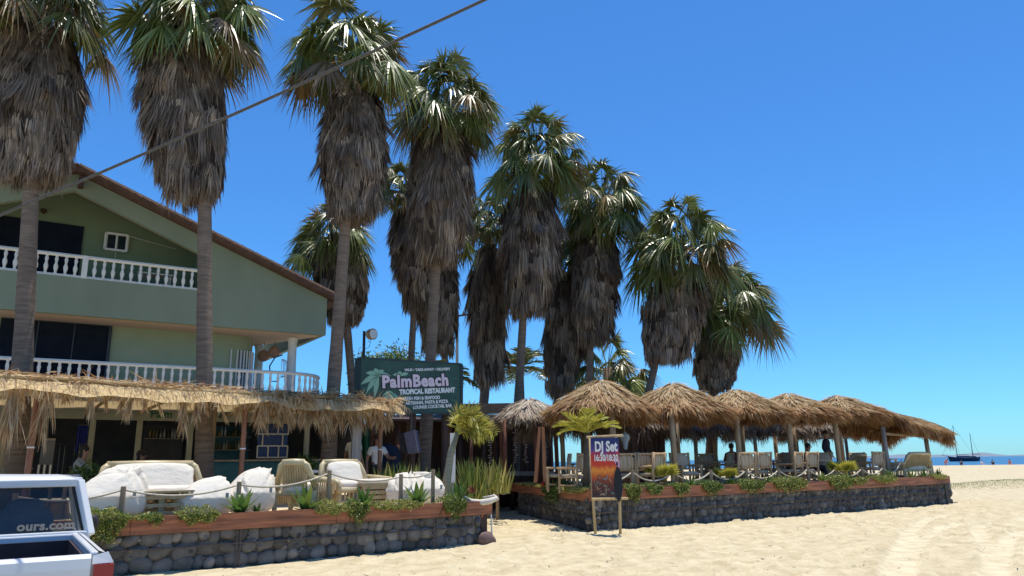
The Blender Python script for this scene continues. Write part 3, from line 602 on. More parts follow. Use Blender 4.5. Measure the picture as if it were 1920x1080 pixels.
# white shirts/aprons rack at 120,850
t = thing('clothes_stand', 'rack of grey and white garments in the shade left of the blue curtain', 'clothes rack', tuple(V(*fp(126, 880, -.3)[:2], ZL)))
c = V(*fp(126, 880, -.3)[:2], ZL)
for k in range(5):
    q = MB(); o = c+FC.d*(k-2)*.11; q.add([o+V(0, 0, .65)-FC.n*.2, o+V(0, 0, .6)+FC.n*.2, o+V(0, 0, 1.35)+FC.n*.16, o+V(0, 0, 1.5), o+V(0, 0, 1.35)-FC.n*.16], [[0, 1, 2, 3, 4]]); q.build('garment', [M('grey_cloth', (.30, .31, .33)), wshirt_m, navy_m][k % 3], t, world=True)
q = MB(); q.tube([c-FC.d*.35, c-FC.d*.35+V(0, 0, 1.5), c+FC.d*.35+V(0, 0, 1.5), c+FC.d*.35], .015, 6); q.build('stand', iron, t, world=True)

# ============================================================ PERGOLA
per = thing('pergola', 'long bamboo pergola with straw mat roof and hanging dry leaves, before the house', 'pergola', tuple(QB.pt(QB.len/2)))
ZP = 3.06
q = MB(); q.tube([QB.pt(u_, 0, ZP+.02*sin(u_*2)) for u_ in np.linspace(-3.5, QB.len, 12)], .055, 8); q.build('front_beam', pole_wood, per, world=True)
q = MB(); q.tube([QB.pt(u_, -.11, ZP+.16+.03*sin(u_*1.3)) for u_ in np.linspace(-3.5, QB.len+.1, 12)], .035, 8); q.build('top_cane', bamboo, per, world=True)
for u_ in np.arange(-3, QB.len+.1, 1.25):                  # rafters back to the house
    e_ = FC.A+FC.d*((QB.pt(u_)-FC.A)@FC.d)
    q = MB(); q.cyl(QB.pt(u_, -.1, ZP+.06), V(e_[0], e_[1], ZP+.06), .04, 6); q.build('rafter', pole_wood, per, world=True)
# sagging mats over the rafters
q = MB(); nu, nv = 160, 14; us = np.linspace(-3.5, QB.len+.05, nu)
P_ = []
for u_ in us:
    e_ = FC.A+FC.d*((QB.pt(u_)-FC.A)@FC.d); f_ = QB.pt(u_)
    for k in range(nv):
        s_ = k/(nv-1)
        if s_ < .25: t_ = s_/.25; c = f_-QB.n*(.50-.46*t_); z_ = ZP-.10+.27*t_+(.035*sin(u_*1.7)+.03*sin(u_*4.1)-.05*abs(sin(u_*1.25)))*(1-t_)**2+.012*sin(u_*9)
        else: t_ = (s_-.25)/.75; c = f_*(1-t_)+e_*t_-QB.n*.04*(1-t_); z_ = ZP+.14+.02*sin(u_*3+t_*9)
        P_.append(V(c[0], c[1], z_))
i_, j_ = np.meshgrid(np.arange(nu-1), np.arange(nv-1), indexing='ij')
q.add(np.array(P_), np.stack([i_*nv+j_, (i_+1)*nv+j_, (i_+1)*nv+j_+1, i_*nv+j_+1], -1).reshape(-1, 4)); q.build('straw_mat', mat_m, per, smooth=True, world=True)
def dry_frond(q, o, d, L, n=34, width=.5, wd=.022, droop=.3):  # a dry palm leaf hanging from o
    d = nrm(d); side = nrm(np.cross(d, V(0, 0, 1)) if abs(d[2]) < .98 else QB.d)
    s_ = np.linspace(.05, 1, n); c = o+d*(L*s_)[:, None]*.7
    for sg in (1, -1):
        dd = nrm(d*rs.uniform(.7, 1.2, (n, 1))+side*sg*width*rs.uniform(.3, 1.3, (n, 1))+rs.normal(size=(n, 3))*.1)
        q.strands(c, dd, L*rs.uniform(.3, .6, n), wd*rs.uniform(.6, 1.4, n), droop*L*rs.uniform(.3, 1, n), 2, tint=np.clip(rs.normal(.72, .2, n), 0, 1))
    q.tube([o, o+d*L*.7], [.014, .006], 5, tint=.7)
q = MB()
for u_ in np.arange(-3.4, QB.len+.1, .42):
    g = 0.8 if rs.uniform() < .3 else 0
    for kk in range(1 if u_ < QB.len-4 else 4):
        uu = u_+rs.uniform(-.15, .15)
        dry_frond(q, QB.pt(uu, -.12+rs.uniform(-.1, .15), ZP+rs.uniform(-.12, .02)), -QB.n*rs.uniform(.05, .4)+QB.d*rs.uniform(-.6, .6)+V(0, 0, -1), rs.uniform(.22, .46)+(.12 if u_ > QB.len-4 else 0), 20, .6, .018)
for u_, L_ in [((QB.px(x_, 740)-QB.A)@QB.d, l_) for x_, l_ in ((8, 1.05), (22, .9), (86, 1.0), (160, .5), (228, .5), (332, .75), (350, .5), (480, .5), (556, .5))]:
    for kk in range(2): dry_frond(q, QB.pt(u_+rs.uniform(-.08, .08), -.35, ZP-.02), V(rs.uniform(-.2, .2), -.1, -1), L_*rs.uniform(.75, .95), 22, .26, .018)
n = 3000; u_ = rs.uniform(-3.5, QB.len+.15, n); o = QB.A+QB.d*u_[:, None]-QB.n*rs.uniform(.05, .52, (n, 1))+V(0, 0, 1)*(ZP+rs.uniform(-.12, .12, n))[:, None]
q.strands(o, nrm(V(0, 0, -1)-QB.n*rs.uniform(-.1, .7, (n, 1))+QB.d*rs.normal(0, .35, (n, 1))), rs.uniform(.06, .22, n)*(1+.6*np.sin(u_*2.1)**2), .014, .02, 2, tint=np.clip(rs.normal(.8, .18, n), 0, 1))
q.build('hanging_dry_leaves', thatch_m, per, world=True)
q = MB()                                                    # loose litter on top
n = 2600; u_ = rs.uniform(-3.5, QB.len+.2, n); b_ = np.abs(rs.normal(0, .5, n))-.25
o = QB.A+QB.d*u_[:, None]+QB.n*b_[:, None]+V(0, 0, 1)*(ZP+.16+rs.uniform(0, .1, n))[:, None]
q.strands(o, nrm(rs.normal(size=(n, 3))*V(1, 1, .28)+V(0, 0, .05)), rs.uniform(.12, .45, n), rs.uniform(.01, .025, n), .04, 2, tint=np.clip(rs.normal(.6, .25, n), 0, 1))
for u_ in np.arange(QB.len-3.6, QB.len-.25, .22):
    for kk in range(4): dry_frond(q, QB.pt(u_, rs.uniform(-.3, 1.0), ZP+.10), nrm(V(rs.uniform(-1, 1), rs.uniform(-1, .6), rs.uniform(-.55, .3))), rs.uniform(.5, .8), 24, .6)
q.build('palm_litter', thatch_m, per, world=True)
for x_, lean, mt in ((52, 0, bamboo_red), (452, 0, bamboo_red), (711, 0, bamboo_red)):
    c = QB.px(x_, 885, 0); q = MB()
    pts = [V(c[0], c[1], ZL)+V(0, 0, 1)*h for h in np.linspace(0, ZP-ZL, 9)]; q.tube(pts, [.055]*9, 9)
    for h in (.35, .75, 1.25, 1.75): q.tube([V(c[0], c[1], ZL+h-.012), V(c[0], c[1], ZL+h+.012)], .061, 9)
    po = q.build('bamboo_post', mt, per, smooth=True, world=True)
    q = MB(); q.tube([V(c[0], c[1], ZL+1.22), V(c[0], c[1], ZL+1.25)], .064, 9); q.build('white_tie', white_paint, po, world=True)
c = QB.px(668, 870, .0); q = MB(); q.box(V(c[0]-.02, c[1], (ZL+ZP)/2), (.22, .22, ZP-ZL), .35); q.build('square_post', grey_wood, per, world=True)
for x_, b_ in ((372, 1.8), (613, 1.5), (395, 2.2)):
    c = QB.px(x_, 860, b_); q = MB(); q.tube([V(c[0], c[1], ZL), V(c[0], c[1], ZP)], .07, 8); q.build('inner_post', pole_wood, per, world=True)

# ============================================================ TALL PALMS
def fan_palm_crown(q, top, R, nf, r, axis=V(0, 0, 1), dead=.22, th_max=1.75, th_pow=.66):
    """mop of drooping fan leaves: each a petiole and thirty hanging leaflets"""
    for k in range(nf):
        f = (k+.5)/nf; th = .12+th_max*f**th_pow; a = k*2.39996+r.uniform(-.3, .3)
        d = V(sin(th)*cos(a), sin(th)*sin(a), cos(th))
        Lp = R*r.uniform(.36, .74); c0 = top+V(0, 0, -.26*R*f)
        tt = np.linspace(0, 1, 5)[:, None]; arc = c0+d*Lp*tt+V(0, 0, -1)*(Lp*.24*sin(min(th, 1.5)))*tt**2
        base_t = r.uniform(.42, .90) if r.uniform() > dead*f*1.3 else r.uniform(0, .35)
        q.tube(arc, [.024, .022, .018, .015, .012], 4, False, tint=min(base_t+.12, 1))
        c = arc[-1]; ax = nrm(d+V(0, 0, -1)*(.25+.5*sin(min(th, 1.7)))); hz = nrm(np.cross(ax, V(.01, 0, 1)))
        roll = r.normal(0, .6); up_ = np.cross(hz, ax); hz2 = nrm(hz*cos(roll)+up_*sin(roll)); nv_ = np.cross(hz2, ax)
        n = 46; ph = np.linspace(-2.0, 2.0, n)+r.normal(0, .04, n); Rb = R*r.uniform(.38, .54)
        dd = np.cos(ph)[:, None]*ax+np.sin(ph)[:, None]*hz2+nv_*(-.22*np.abs(ph)+r.normal(0, .05, n))[:, None]
        L = Rb*(1-.25*(np.abs(ph)/2.0)**2)*r.uniform(.85, 1.1, n)
        q.strands(np.repeat(c[None], n, 0), dd, L, Rb*.058*r.uniform(.7, 1.3, n), Rb*r.uniform(.25, .95, n), 5, tint=np.clip(base_t+r.normal(0, .09, n), 0, 1), prof=[.15, 1.0, 1.35, .8, .4, .05], side=np.cross(np.broadcast_to(nv_, dd.shape), dd)+r.normal(size=(n, 3))*.34)
def skirt_prof(t): return np.interp(t, [0, .12, .35, .6, .8, .93, 1], [.66, .84, .95, .93, .82, .70, .58])
def skirt(q, cq, top, bot, R, r, n, rag=.3, Wd=.04):
    top = np.asarray(top); bot = np.asarray(bot); H_ = np.linalg.norm(top-bot)
    ts = np.linspace(.0, .96, 12); ph0 = r.uniform(0, 6.28, 4)
    def rad(t, a): return R*skirt_prof(t)*(1+.09*np.sin(a*2+ph0[0]+t*2)+.06*np.sin(a*5+ph0[1]+t*5)+.05*np.sin(t*17+ph0[2]+a))
    th = np.arange(20)*2*pi/20; vs = []
    for t_ in ts:
        rr_ = rad(t_, th)*.86; vs.append(top+(bot-top)*t_+np.stack([rr_*np.cos(th), rr_*np.sin(th), 0*th], -1))
    i, j = np.meshgrid(np.arange(11), np.arange(20), indexing='ij'); j2 = (j+1) % 20
    cq.add(np.concatenate(vs), np.stack([i*20+j, (i+1)*20+j, (i+1)*20+j2, i*20+j2], -1).reshape(-1, 4))
    cq.add(vs[-1], [list(range(20))]); cq.add(vs[0], [list(range(20))])
    nc = n//26; ci = r.randint(0, nc, n); tc_ = r.uniform(-.04, .96, nc); ac_ = r.uniform(0, 2*pi, nc)      # each dead fan leaf is a bundle of strips
    t = np.clip(tc_[ci]+r.normal(0, .012, n), -.05, .98); a = ac_[ci]+r.normal(0, .085, n); lift = r.exponential(.05, nc)[ci]
    rr_ = rad(np.clip(t, 0, 1), a)*(r.uniform(.86, .98, nc)[ci]+r.uniform(-.02, .03, n))
    o = top+(bot-top)*t[:, None]+np.stack([rr_*np.cos(a), rr_*np.sin(a), 0*a], -1)
    out = np.stack([np.cos(a), np.sin(a), 0*a], -1)
    L = H_*r.uniform(.10, .25, nc)[ci]*r.uniform(.75, 1.15, n)*(1-.2*t); slope_ = (skirt_prof(np.clip(t+.15, 0, 1))-skirt_prof(np.clip(t, 0, 1)))*R/(.15*H_)
    dd = nrm(V(0, 0, -1)+out*(slope_*.9+lift*1.6+r.normal(.03, .04, n))[:, None]+(r.normal(size=(nc, 3))*V(.13, .13, 0))[ci]+r.normal(size=(n, 3))*V(.05, .05, 0))
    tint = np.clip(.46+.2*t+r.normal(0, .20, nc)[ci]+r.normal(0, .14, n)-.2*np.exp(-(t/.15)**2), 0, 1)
    side = nrm(np.stack([-np.sin(a), np.cos(a), 0*a], -1)+r.normal(size=(n, 3))*.5)
    q.strands(o, dd, L, Wd*r.uniform(.5, 1.5, n), 0, 2, tint=tint, side=side, prof=[.8, 1, .1])
    m = n//14; a = r.uniform(0, 2*pi, m); rr_ = R*skirt_prof(1.)*r.uniform(.3, 1.15, m); o = bot+np.stack([rr_*np.cos(a), rr_*np.sin(a), r.uniform(.0, .25, m)], -1)
    q.strands(o, nrm(V(0, 0, -1)+r.normal(size=(m, 3))*.12), H_*rag*r.uniform(.2, .55, m), Wd, 0, 2, tint=r.uniform(.2, .9, m))
def tall_palm(label, Y, base, tr, sk_top, sk_bot, sk_half, crown, cr_px, seed, ztr=0, trw=None, nf=40, ns=5200, group='tall fan palms'):
    """all positions are photo pixels at depth Y: trunk base and upper end, skirt top/bottom centre, its half width, crown centre and radius"""
    r = np.random.RandomState(seed); k = Y/CF
    B = at(base[0], base[1], Y); B2 = at(tr[0], tr[1], Y)
    dirv = (B2-B)/(B2[2]-B[2]); foot = B-dirv*(B[2]-ztr); T = at(sk_top[0], sk_top[1], Y); Bo = at(sk_bot[0], sk_bot[1], Y); Cc = at(crown[0], crown[1], Y)
    R = sk_half*k*1.0; RC = cr_px*k*1.08; t = thing('tall_palm', label, 'palm tree', tuple(foot), 0, group)
    q = MB(); w0 = trw or .2; pts = [foot+(B2-foot)*s_ for s_ in np.linspace(0, 1, 14)]+[Bo+(T-Bo)*s_ for s_ in (.3, .7, 1)]+[Cc-V(0, 0, RC*.25)]
    rad = np.concatenate([w0*np.linspace(1.15, .82, 14)*(1+.03*r.normal(size=14)), [w0*.8, w0*.8, w0*.8, w0*.8]])
    rad[0] *= 1.25; q.tube(pts, rad*.88, 14); q.build('trunk', trunk_m, t, smooth=True, world=True)
    if sk_half:
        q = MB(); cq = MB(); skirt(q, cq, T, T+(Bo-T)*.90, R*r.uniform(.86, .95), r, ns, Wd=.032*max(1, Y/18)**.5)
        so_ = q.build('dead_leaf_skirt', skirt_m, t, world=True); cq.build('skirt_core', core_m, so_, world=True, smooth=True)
    q = MB(); fan_palm_crown(q, Cc, RC, nf, r); q.build('crown', leaf_m, t, world=True)
    return t
PALMS = [
 ('leftmost tall palm, broad shaggy skirt cut by the photo edge, before the green house', 16.5, (41, 700), (59, 345), (72, 60), (62, 350), 88, (85, -25), 165, .23, ZL),
 ('tall palm with a leaning broad skirt, trunk rising in front of the house roof slope', 17.5, (383, 700), (384, 375), (335, 60), (362, 385), 90, (372, 20), 150, .21, ZL),
 ('tall palm just right of the house eave, its crown crossed by the cable', 19.5, (626, 720), (648, 415), (666, 180), (655, 420), 72, (655, 85), 138, .20, ZL),
 ('tall palm standing behind the restaurant billboard with a long pointed skirt', 23.5, (806, 690), (818, 490), (832, 255), (818, 500), 64, (838, 185), 118, .21, ZL),
 ('tall palm with a bare grey trunk rising just left of the small grey thatched hut', 28.5, (972, 750), (981, 590), (997, 370), (990, 595), 60, (1008, 285), 104, .20, ZR),
 ('tall palm above the first big thatched umbrella, skirt hanging close beside a back row skirt', 30.5, (1105, 715), (1107, 645), (1118, 450), (1112, 650), 54, (1130, 375), 98, .18, ZR),
 ('palm with a trunk leaning right, rising between the first and second umbrella peaks', 29.5, (1215, 740), (1231, 672), (1272, 525), (1243, 685), 66, (1280, 450), 112, .19, ZR),
 ('rightmost tall palm with a dark ragged skirt reaching down to the umbrellas', 32, (1334, 850), (1338, 740), (1345, 620), (1340, 738), 50, (1366, 560), 100, .27, ZR)]
for k, (lab, Y_, b_, t_, st_, sb_, sh_, c_, cr_, tw_, zt) in enumerate(PALMS):
    tall_palm(lab, Y_, b_, t_, st_, sb_, sh_, c_, cr_, 20+k, zt, tw_, nf=50, ns=11000 if k < 5 else 8500)
BACK = [
 ('back row palm right of the house gable, half hidden by a nearer trunk', 26, (660, 720), (650, 605), (636, 450), (648, 612), 54, (622, 435), 88, .18, 0),
 ('slim back row palm left of the billboard palm, with a narrow dark skirt', 28, (770, 690), (775, 600), (762, 400), (785, 590), 40, (752, 345), 74, .16, 0),
 ('back row palm behind the billboard palm trunk with a low brown skirt', 29, (838, 690), (832, 665), (822, 500), (822, 668), 52, (838, 440), 66, .17, 0),
 ('back row palm with a long narrow skirt left of the orange leaved palm', 31, (908, 745), (910, 725), (918, 470), (914, 728), 42, (915, 405), 70, .26, 0),
 ('back row palm with a long rust brown skirt touching the first umbrella', 32, (1042, 760), (1046, 740), (1068, 520), (1048, 745), 48, (1075, 470), 66, .2, 0)]
for k, (lab, Y_, b_, t_, st_, sb_, sh_, c_, cr_, tw_, zt) in enumerate(BACK):
    tall_palm(lab, Y_, b_, t_, st_, sb_, sh_, c_, cr_, 60+k, zt, tw_, nf=34, ns=7000)
# short fan palm behind the first umbrella
def low_fan(label, px_, py_, Y, rad, seed, mat, nf=24, z0=0, grp=None, tr=.13, th=1.7):
    r = np.random.RandomState(seed); c = at(px_, py_, Y); t = thing('fan_palm', label, 'palm tree', (c[0], c[1], z0), 0, grp)
    q = MB(); q.tube([(c[0], c[1], z0-.05), (c[0], c[1], z0*.5+c[2]*.5), tuple(c)], [tr*1.2, tr, tr*1.1], 10); q.build('trunk', trunk_m, t, smooth=True, world=True)
    q = MB(); fan_palm_crown(q, c, rad*Y/CF, nf, r, dead=0, th_max=th); q.build('crown', mat, t, world=True); return t
low_fan('low bright fan palm behind the peak of the first big umbrella', 1140, 690, 33, 92, 80, leaf_m, 26, 0, None, .22)
# pinnate palms
def pinnate(q, o, d, L, r, droop=.5, leaf=.55, n=36, wd=.035, tint=.5, updir=V(0, 0, 1), hang=.25, tube_t=.8):
    d = nrm(d); s_ = np.linspace(0, 1, 12); pts = o+d*(L*s_)[:, None]-V(0, 0, 1)*(droop*L*s_**2)[:, None]
    q.tube(pts, np.linspace(.03, .006, 12)*max(L, .8)*.8, 5, tint=tube_t)
    s2 = np.linspace(.12, 1, n); c = o+d*(L*s2)[:, None]-V(0, 0, 1)*(droop*L*s2**2)[:, None]; tg = nrm(d-V(0, 0, 2*droop)*s2[:, None])
    sd = nrm(np.cross(tg, updir)); lf = leaf*np.sin(np.clip(s2*.9+.12, 0, 1)*pi)**.6
    for sg in (1, -1):
        dd = nrm(sd*sg+tg*r.uniform(.5, .9, (n, 1))+r.normal(size=(n, 3))*.09+updir*.25)
        q.strands(c, dd, lf*r.uniform(.85, 1.1, n), wd, hang*lf, 3, tint=np.clip(tint+r.normal(0, .18, n), 0, 1), prof=[.5, 1, .7, .1])
def coconut(label, px_, py_, Y, Rpx, seed, n=16, z0=0, mat=leaf_m, tint=.6, tw=.16):
    r = np.random.RandomState(seed); c = at(px_, py_, Y); R = Rpx*Y/CF
    t = thing('coconut_palm', label, 'palm tree', (c[0], c[1], z0), 0)
    q = MB(); q.tube([(c[0]+.1, c[1], z0-.05), tuple(c)], [tw*1.2, tw], 10); q.build('trunk', trunk_m, t, smooth=True, world=True)
    q = MB()
    for k in range(n):
        a = k*2.4; el_ = r.uniform(-.1, 1.15); pinnate(q, c, V(cos(a)*cos(el_), sin(a)*cos(el_), sin(el_)), R*r.uniform(.8, 1.15), r, droop=.45, leaf=R*.36, n=34, wd=.05, tint=tint)
    q.build('crown', mat, t, world=True)
coconut('dark feathery coconut palm behind the bare grey trunk and the small grey hut', 975, 690, 33, 78, 90, 18)
coconut('feathery coconut palm drooping behind the right edge of the billboard', 838, 705, 27, 62, 91, 14)
# broad low tree behind the billboard
c = at(735, 690, 34); t = thing('leafy_tree', 'rounded leafy green tree just showing over the billboard, behind it', 'tree', (c[0], c[1], 0))
q = MB(); q.tube([(c[0], c[1], -.1), (c[0]+.1, c[1], 2.5), (c[0], c[1], c[2])], [.2, .15, .08], 8)
for k in range(7): a = k*.9; q.tube([(c[0]+.1, c[1], 2.5), (c[0]+1.2*cos(a), c[1]+1.2*sin(a), c[2]-.6)], [.08, .03], 6)
q.build('trunk', trunk_m, t, world=True)
q = MB(); n = 9000; cc = np.clip(rs.normal(size=(40, 3)), -1.6, 1.6)*V(.8, .7, .4); o = cc[rs.randint(0, 40, n)]+rs.normal(size=(n, 3))*.28+c+V(0, 0, -.2)
q.strands(o, rs.normal(size=(n, 3)), rs.uniform(.08, .16, n), .07, 0, 1, tint=rs.uniform(.2, .7, n)); q.build('crown', plant_m, t, world=True)

# ============================================================ THATCHED UMBRELLAS
def umbrella(label, cx_, cy_, z_ap, z_ea, R, seed, mat, posts, zb=ZR, sq=.35, rot=0, pmat=None, n=7500, grp='thatched umbrellas on the far terrace', nm='thatched_umbrella', fringe=.34, wd=.034):
    r = np.random.RandomState(seed); t = thing(nm, label, 'thatched umbrella', (cx_, cy_, zb), 0, grp)
    c = V(cx_, cy_, 0); pf = lambda s_: z_ap-(z_ap-z_ea)*(s_**1.15)          # s 0..1 outwards
    rad = lambda a: R*(1+sq*.22*np.cos(4*(a-rot)))*(1+.03*np.sin(a*7+seed))
    q = MB(); th = np.arange(28)*2*pi/28; vs = []; ss = np.linspace(.03, .93, 8)
    for s_ in ss: vs.append(np.stack([cx_+rad(th)*s_*np.cos(th), cy_+rad(th)*s_*np.sin(th), np.full(28, pf(s_)-.06)], -1))
    i, j = np.meshgrid(np.arange(7), np.arange(28), indexing='ij'); j2 = (j+1) % 28
    q.add(np.concatenate(vs), np.stack([i*28+j, (i+1)*28+j, (i+1)*28+j2, i*28+j2], -1).reshape(-1, 4), tint=.35)
    q.add(vs[0], [list(range(28))], tint=.4)
    nc = n//12; ci = r.randint(0, nc, n); a = r.uniform(0, 2*pi, nc)[ci]+r.normal(0, .05, n); s_ = np.clip(np.sqrt(r.uniform(0.0, 1, nc))[ci]+r.normal(0, .02, n), 0, 1.02); rr_ = rad(a)*s_; cj = (r.normal(size=(nc, 3))*V(.22, .22, .12))[ci]; ct = r.normal(0, .13, nc)[ci]
    zz = z_ap-(z_ap-z_ea)*(s_**1.15)+r.uniform(0, .10, n)
    sl_ = (z_ap-z_ea)*1.15*np.maximum(s_, .05)**.15/R
    out = np.stack([np.cos(a), np.sin(a), -sl_], -1); dd = nrm(nrm(out)+r.normal(size=(n, 3))*np.array([.12, .12, .08])+cj+V(.12, 0, .10))
    o = np.stack([cx_+rr_*np.cos(a), cy_+rr_*np.sin(a), zz], -1)
    ti = np.clip(.86-.40*s_**2.2+ct+r.normal(0, .09, n), 0, 1); side = np.cross(dd, V(0, 0, 1)+0*dd)+r.normal(size=(n, 3))*.2
    q.strands(o, dd, r.uniform(.22, .5, n), wd*r.uniform(.5, 1.3, n), .05, 3, tint=ti, side=side)
    m = int(n*.8); a = r.uniform(0, 2*pi, m); s_ = r.uniform(.72, 1.02, m); rr_ = rad(a)*s_; zz = z_ap-(z_ap-z_ea)*(s_**1.15)+.03
    o = np.stack([cx_+rr_*np.cos(a), cy_+rr_*np.sin(a), zz-r.uniform(0, .06, m)], -1)
    dd = nrm(np.stack([np.cos(a)*r.uniform(.15, .8, m), np.sin(a)*r.uniform(.15, .8, m), -np.ones(m)], -1)+V(.12, 0, 0)+r.normal(size=(m, 3))*.14)
    q.strands(o, dd, fringe*r.uniform(.5, 1.35, m)*(1+.25*np.sin(a*9+seed)), wd*r.uniform(.4, 1.1, m), 0, 2, tint=np.clip(r.normal(.40, .15, m), 0, 1))
    q.build('thatch', mat, t, world=True)
    q = MB()
    for k in range(8): aa = k*pi/4+rot; q.cyl((cx_, cy_, z_ap-.15), (cx_+rad(aa)*.9*cos(aa), cy_+rad(aa)*.9*sin(aa), pf(.9)-.12), .03, 6)
    q.build('rafters', pole_wood, t, world=True)
    for (px_, py_, rp) in posts:
        d_ = np.hypot(px_-cx_, py_-cy_); top = pf(min(d_/R, 1))-.05
        q = MB(); lean = r.uniform(-.05, .05); q.tube([(px_, py_, zb-.02), (px_+lean*.5, py_, zb+(top-zb)*.5), (px_+lean, py_, top)], [rp*1.05, rp, rp*.95], 10); q.build('post', pmat or pole_wood, t, smooth=True, world=True)
    return t
names = ['big thatched umbrella behind the yellow young palm, the leftmost and widest of the front row', 'thatched umbrella second of the front row, just right of the leaning palm trunk',
         'thatched umbrella directly under the dark rightmost palm skirt, third of the front row', 'thatched umbrella fourth in the front row, left of the standing man in navy',
         'thatched umbrella with its post right beside the standing man in navy']
for k, (ax, ay, pxx, R_) in enumerate(((1125, 716, 1150, 1.38), (1262, 720, 1265, 1.58), (1381, 733, 1386, 1.56), (1478, 740, 1484, 1.56), (1570, 745, 1573, 1.50))):
    f = RW.px(pxx, 850, 1.25); b_ = 2.45; c = RW.px(ax, ay, b_)
    f2 = RW.px(pxx+8, 850, 4.4)
    umbrella(names[k], c[0], c[1], c[2], (3.10, 3.10, 3.12, 3.16, 3.24)[k], R_, 100+k, thatch_m, [(f[0], f[1], .085), (f2[0], f2[1], .07)], rot=atan2(f[1]-c[1], f[0]-c[0]), n=11000 if k < 3 else 9000)
# last lean-to canopy
f1 = RW.px(1664, 850, 1.2); f2 = RW.px(1745, 870, 1.2); t = thing('thatched_canopy', 'long low thatched canopy at the beach end of the far terrace, ridge sloping down', 'thatched canopy', (f1[0], f1[1], ZR))
r = np.random.RandomState(140); ra = RW.px(1632, 765, 1.9); rb = RW.px(1714, 783, 1.7)
n = 9000; u_ = r.uniform(0, 1, n); v_ = r.uniform(-1, 1, n); base = ra+(rb-ra)*u_[:, None]; dp = .62+.1*u_
o = base-RW.n*(v_*1.25)[:, None]-V(0, 0, 1)*(dp*np.abs(v_)**1.3*.75)[:, None]
dd = nrm(-RW.n*np.sign(v_)[:, None]*.9+RW.d*(u_-.35)[:, None]*.9-V(0, 0, 1)*.55+r.normal(size=(n, 3))*.13)
q = MB(); q.strands(o, dd, r.uniform(.22, .45, n), .026*r.uniform(.5, 1.3, n), .06, 3, tint=np.clip(r.normal(.55, .16, n), 0, 1))
m = 9000; u_ = r.uniform(-.03, 1.04, m); s_ = np.where(r.uniform(size=m) < .62, 1, -1); base = ra+(rb-ra)*u_[:, None]
o = base-RW.n*(s_*r.uniform(.95, 1.35, m))[:, None]-V(0, 0, 1)*((.55+.08*u_))[:, None]
q.strands(o, nrm(V(0, 0, -1)-RW.n*(s_*.3)[:, None]+RW.d*r.normal(.12, .15, (m, 1))), r.uniform(.12, .46, m)*(1+.3*np.sin(u_*23)), .024, 0, 2, tint=np.clip(r.normal(.38, .14, m), 0, 1))
m = 2600; v_ = r.uniform(-1.3, 1.3, m); o = rb+RW.d*r.uniform(-.3, .1, (m, 1))-RW.n*v_[:, None]-V(0, 0, 1)*(.5*np.abs(v_)**1.2+.02)[:, None]
q.strands(o, nrm(RW.d*r.uniform(.1, .7, (m, 1))+V(0, 0, -1)+r.normal(size=(m, 3))*.15), r.uniform(.25, .65, m), .02, .05, 3, tint=np.clip(r.normal(.42, .15, m), 0, 1))
for s_ in (1, -1): q.add([ra, rb, rb-RW.n*1.2*s_-V(0, 0, .5), ra-RW.n*1.2*s_-V(0, 0, .5)], np.array([[0, 1, 2, 3]]), tint=.35)
q.build('thatch', thatch_m, t, world=True)
q = MB(); q.cyl(f1+V(0, 0, 2.5-f1[2]), f2+V(0, 0, 2.42-f2[2]), .05, 8); q.cyl(ra-V(0, 0, .1), rb-V(0, 0, .1), .05, 8); q.build('beam', pole_wood, t, world=True)
for c in (f1, f2, RW.px(1660, 850, 4.6), ):
    q = MB(); q.tube([(c[0], c[1], ZR-.02), (c[0]-.04, c[1], 1.6), (c[0]-.06, c[1], 2.75 if c is f1 else 2.5)], [.09, .08, .08], 9); q.build('post', grey_wood, t, smooth=True, world=True)
# second row umbrellas, seen in shade behind
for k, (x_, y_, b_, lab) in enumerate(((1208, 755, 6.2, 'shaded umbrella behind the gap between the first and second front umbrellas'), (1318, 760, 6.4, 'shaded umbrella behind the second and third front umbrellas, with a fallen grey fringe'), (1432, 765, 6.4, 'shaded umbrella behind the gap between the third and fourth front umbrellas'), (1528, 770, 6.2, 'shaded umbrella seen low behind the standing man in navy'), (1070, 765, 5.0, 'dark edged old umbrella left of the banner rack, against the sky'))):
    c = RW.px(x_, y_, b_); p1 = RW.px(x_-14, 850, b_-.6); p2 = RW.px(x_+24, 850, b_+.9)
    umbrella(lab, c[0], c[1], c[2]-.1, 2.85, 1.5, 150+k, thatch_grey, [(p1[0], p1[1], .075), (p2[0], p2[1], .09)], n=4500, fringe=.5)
c = at(992, 752, 24.4); pf_ = [at(x_, 860, 23.6) for x_ in (948, 1008)]
umbrella('small old grey thatched hut on dark red posts, between the two young palms', c[0], c[1], c[2]+.05, 3.02, 1.0, 160, M('sunlit_old_thatch', (.2, .2, .2), (.74, .70, .64), 3, .85, ramp=[(0, (.16, .11, .08)), (.35, (.34, .26, .19)), (.65, (.56, .47, .37)), (1, (.78, .70, .58))], transl=.25), [(pf_[0][0], pf_[0][1], .07), (pf_[1][0], pf_[1][1], .09), (c[0]+.9, c[1]+.6, .07), (c[0]-.9, c[1]+.8, .07)], n=5000, grp=None, fringe=.3, wd=.035, pmat=M('dark_red_post', (.20, .07, .04), (.12, .04, .025), 7, stretch=(1, 1, .3)))  # paler than the other old thatch: sunlight put into its colour
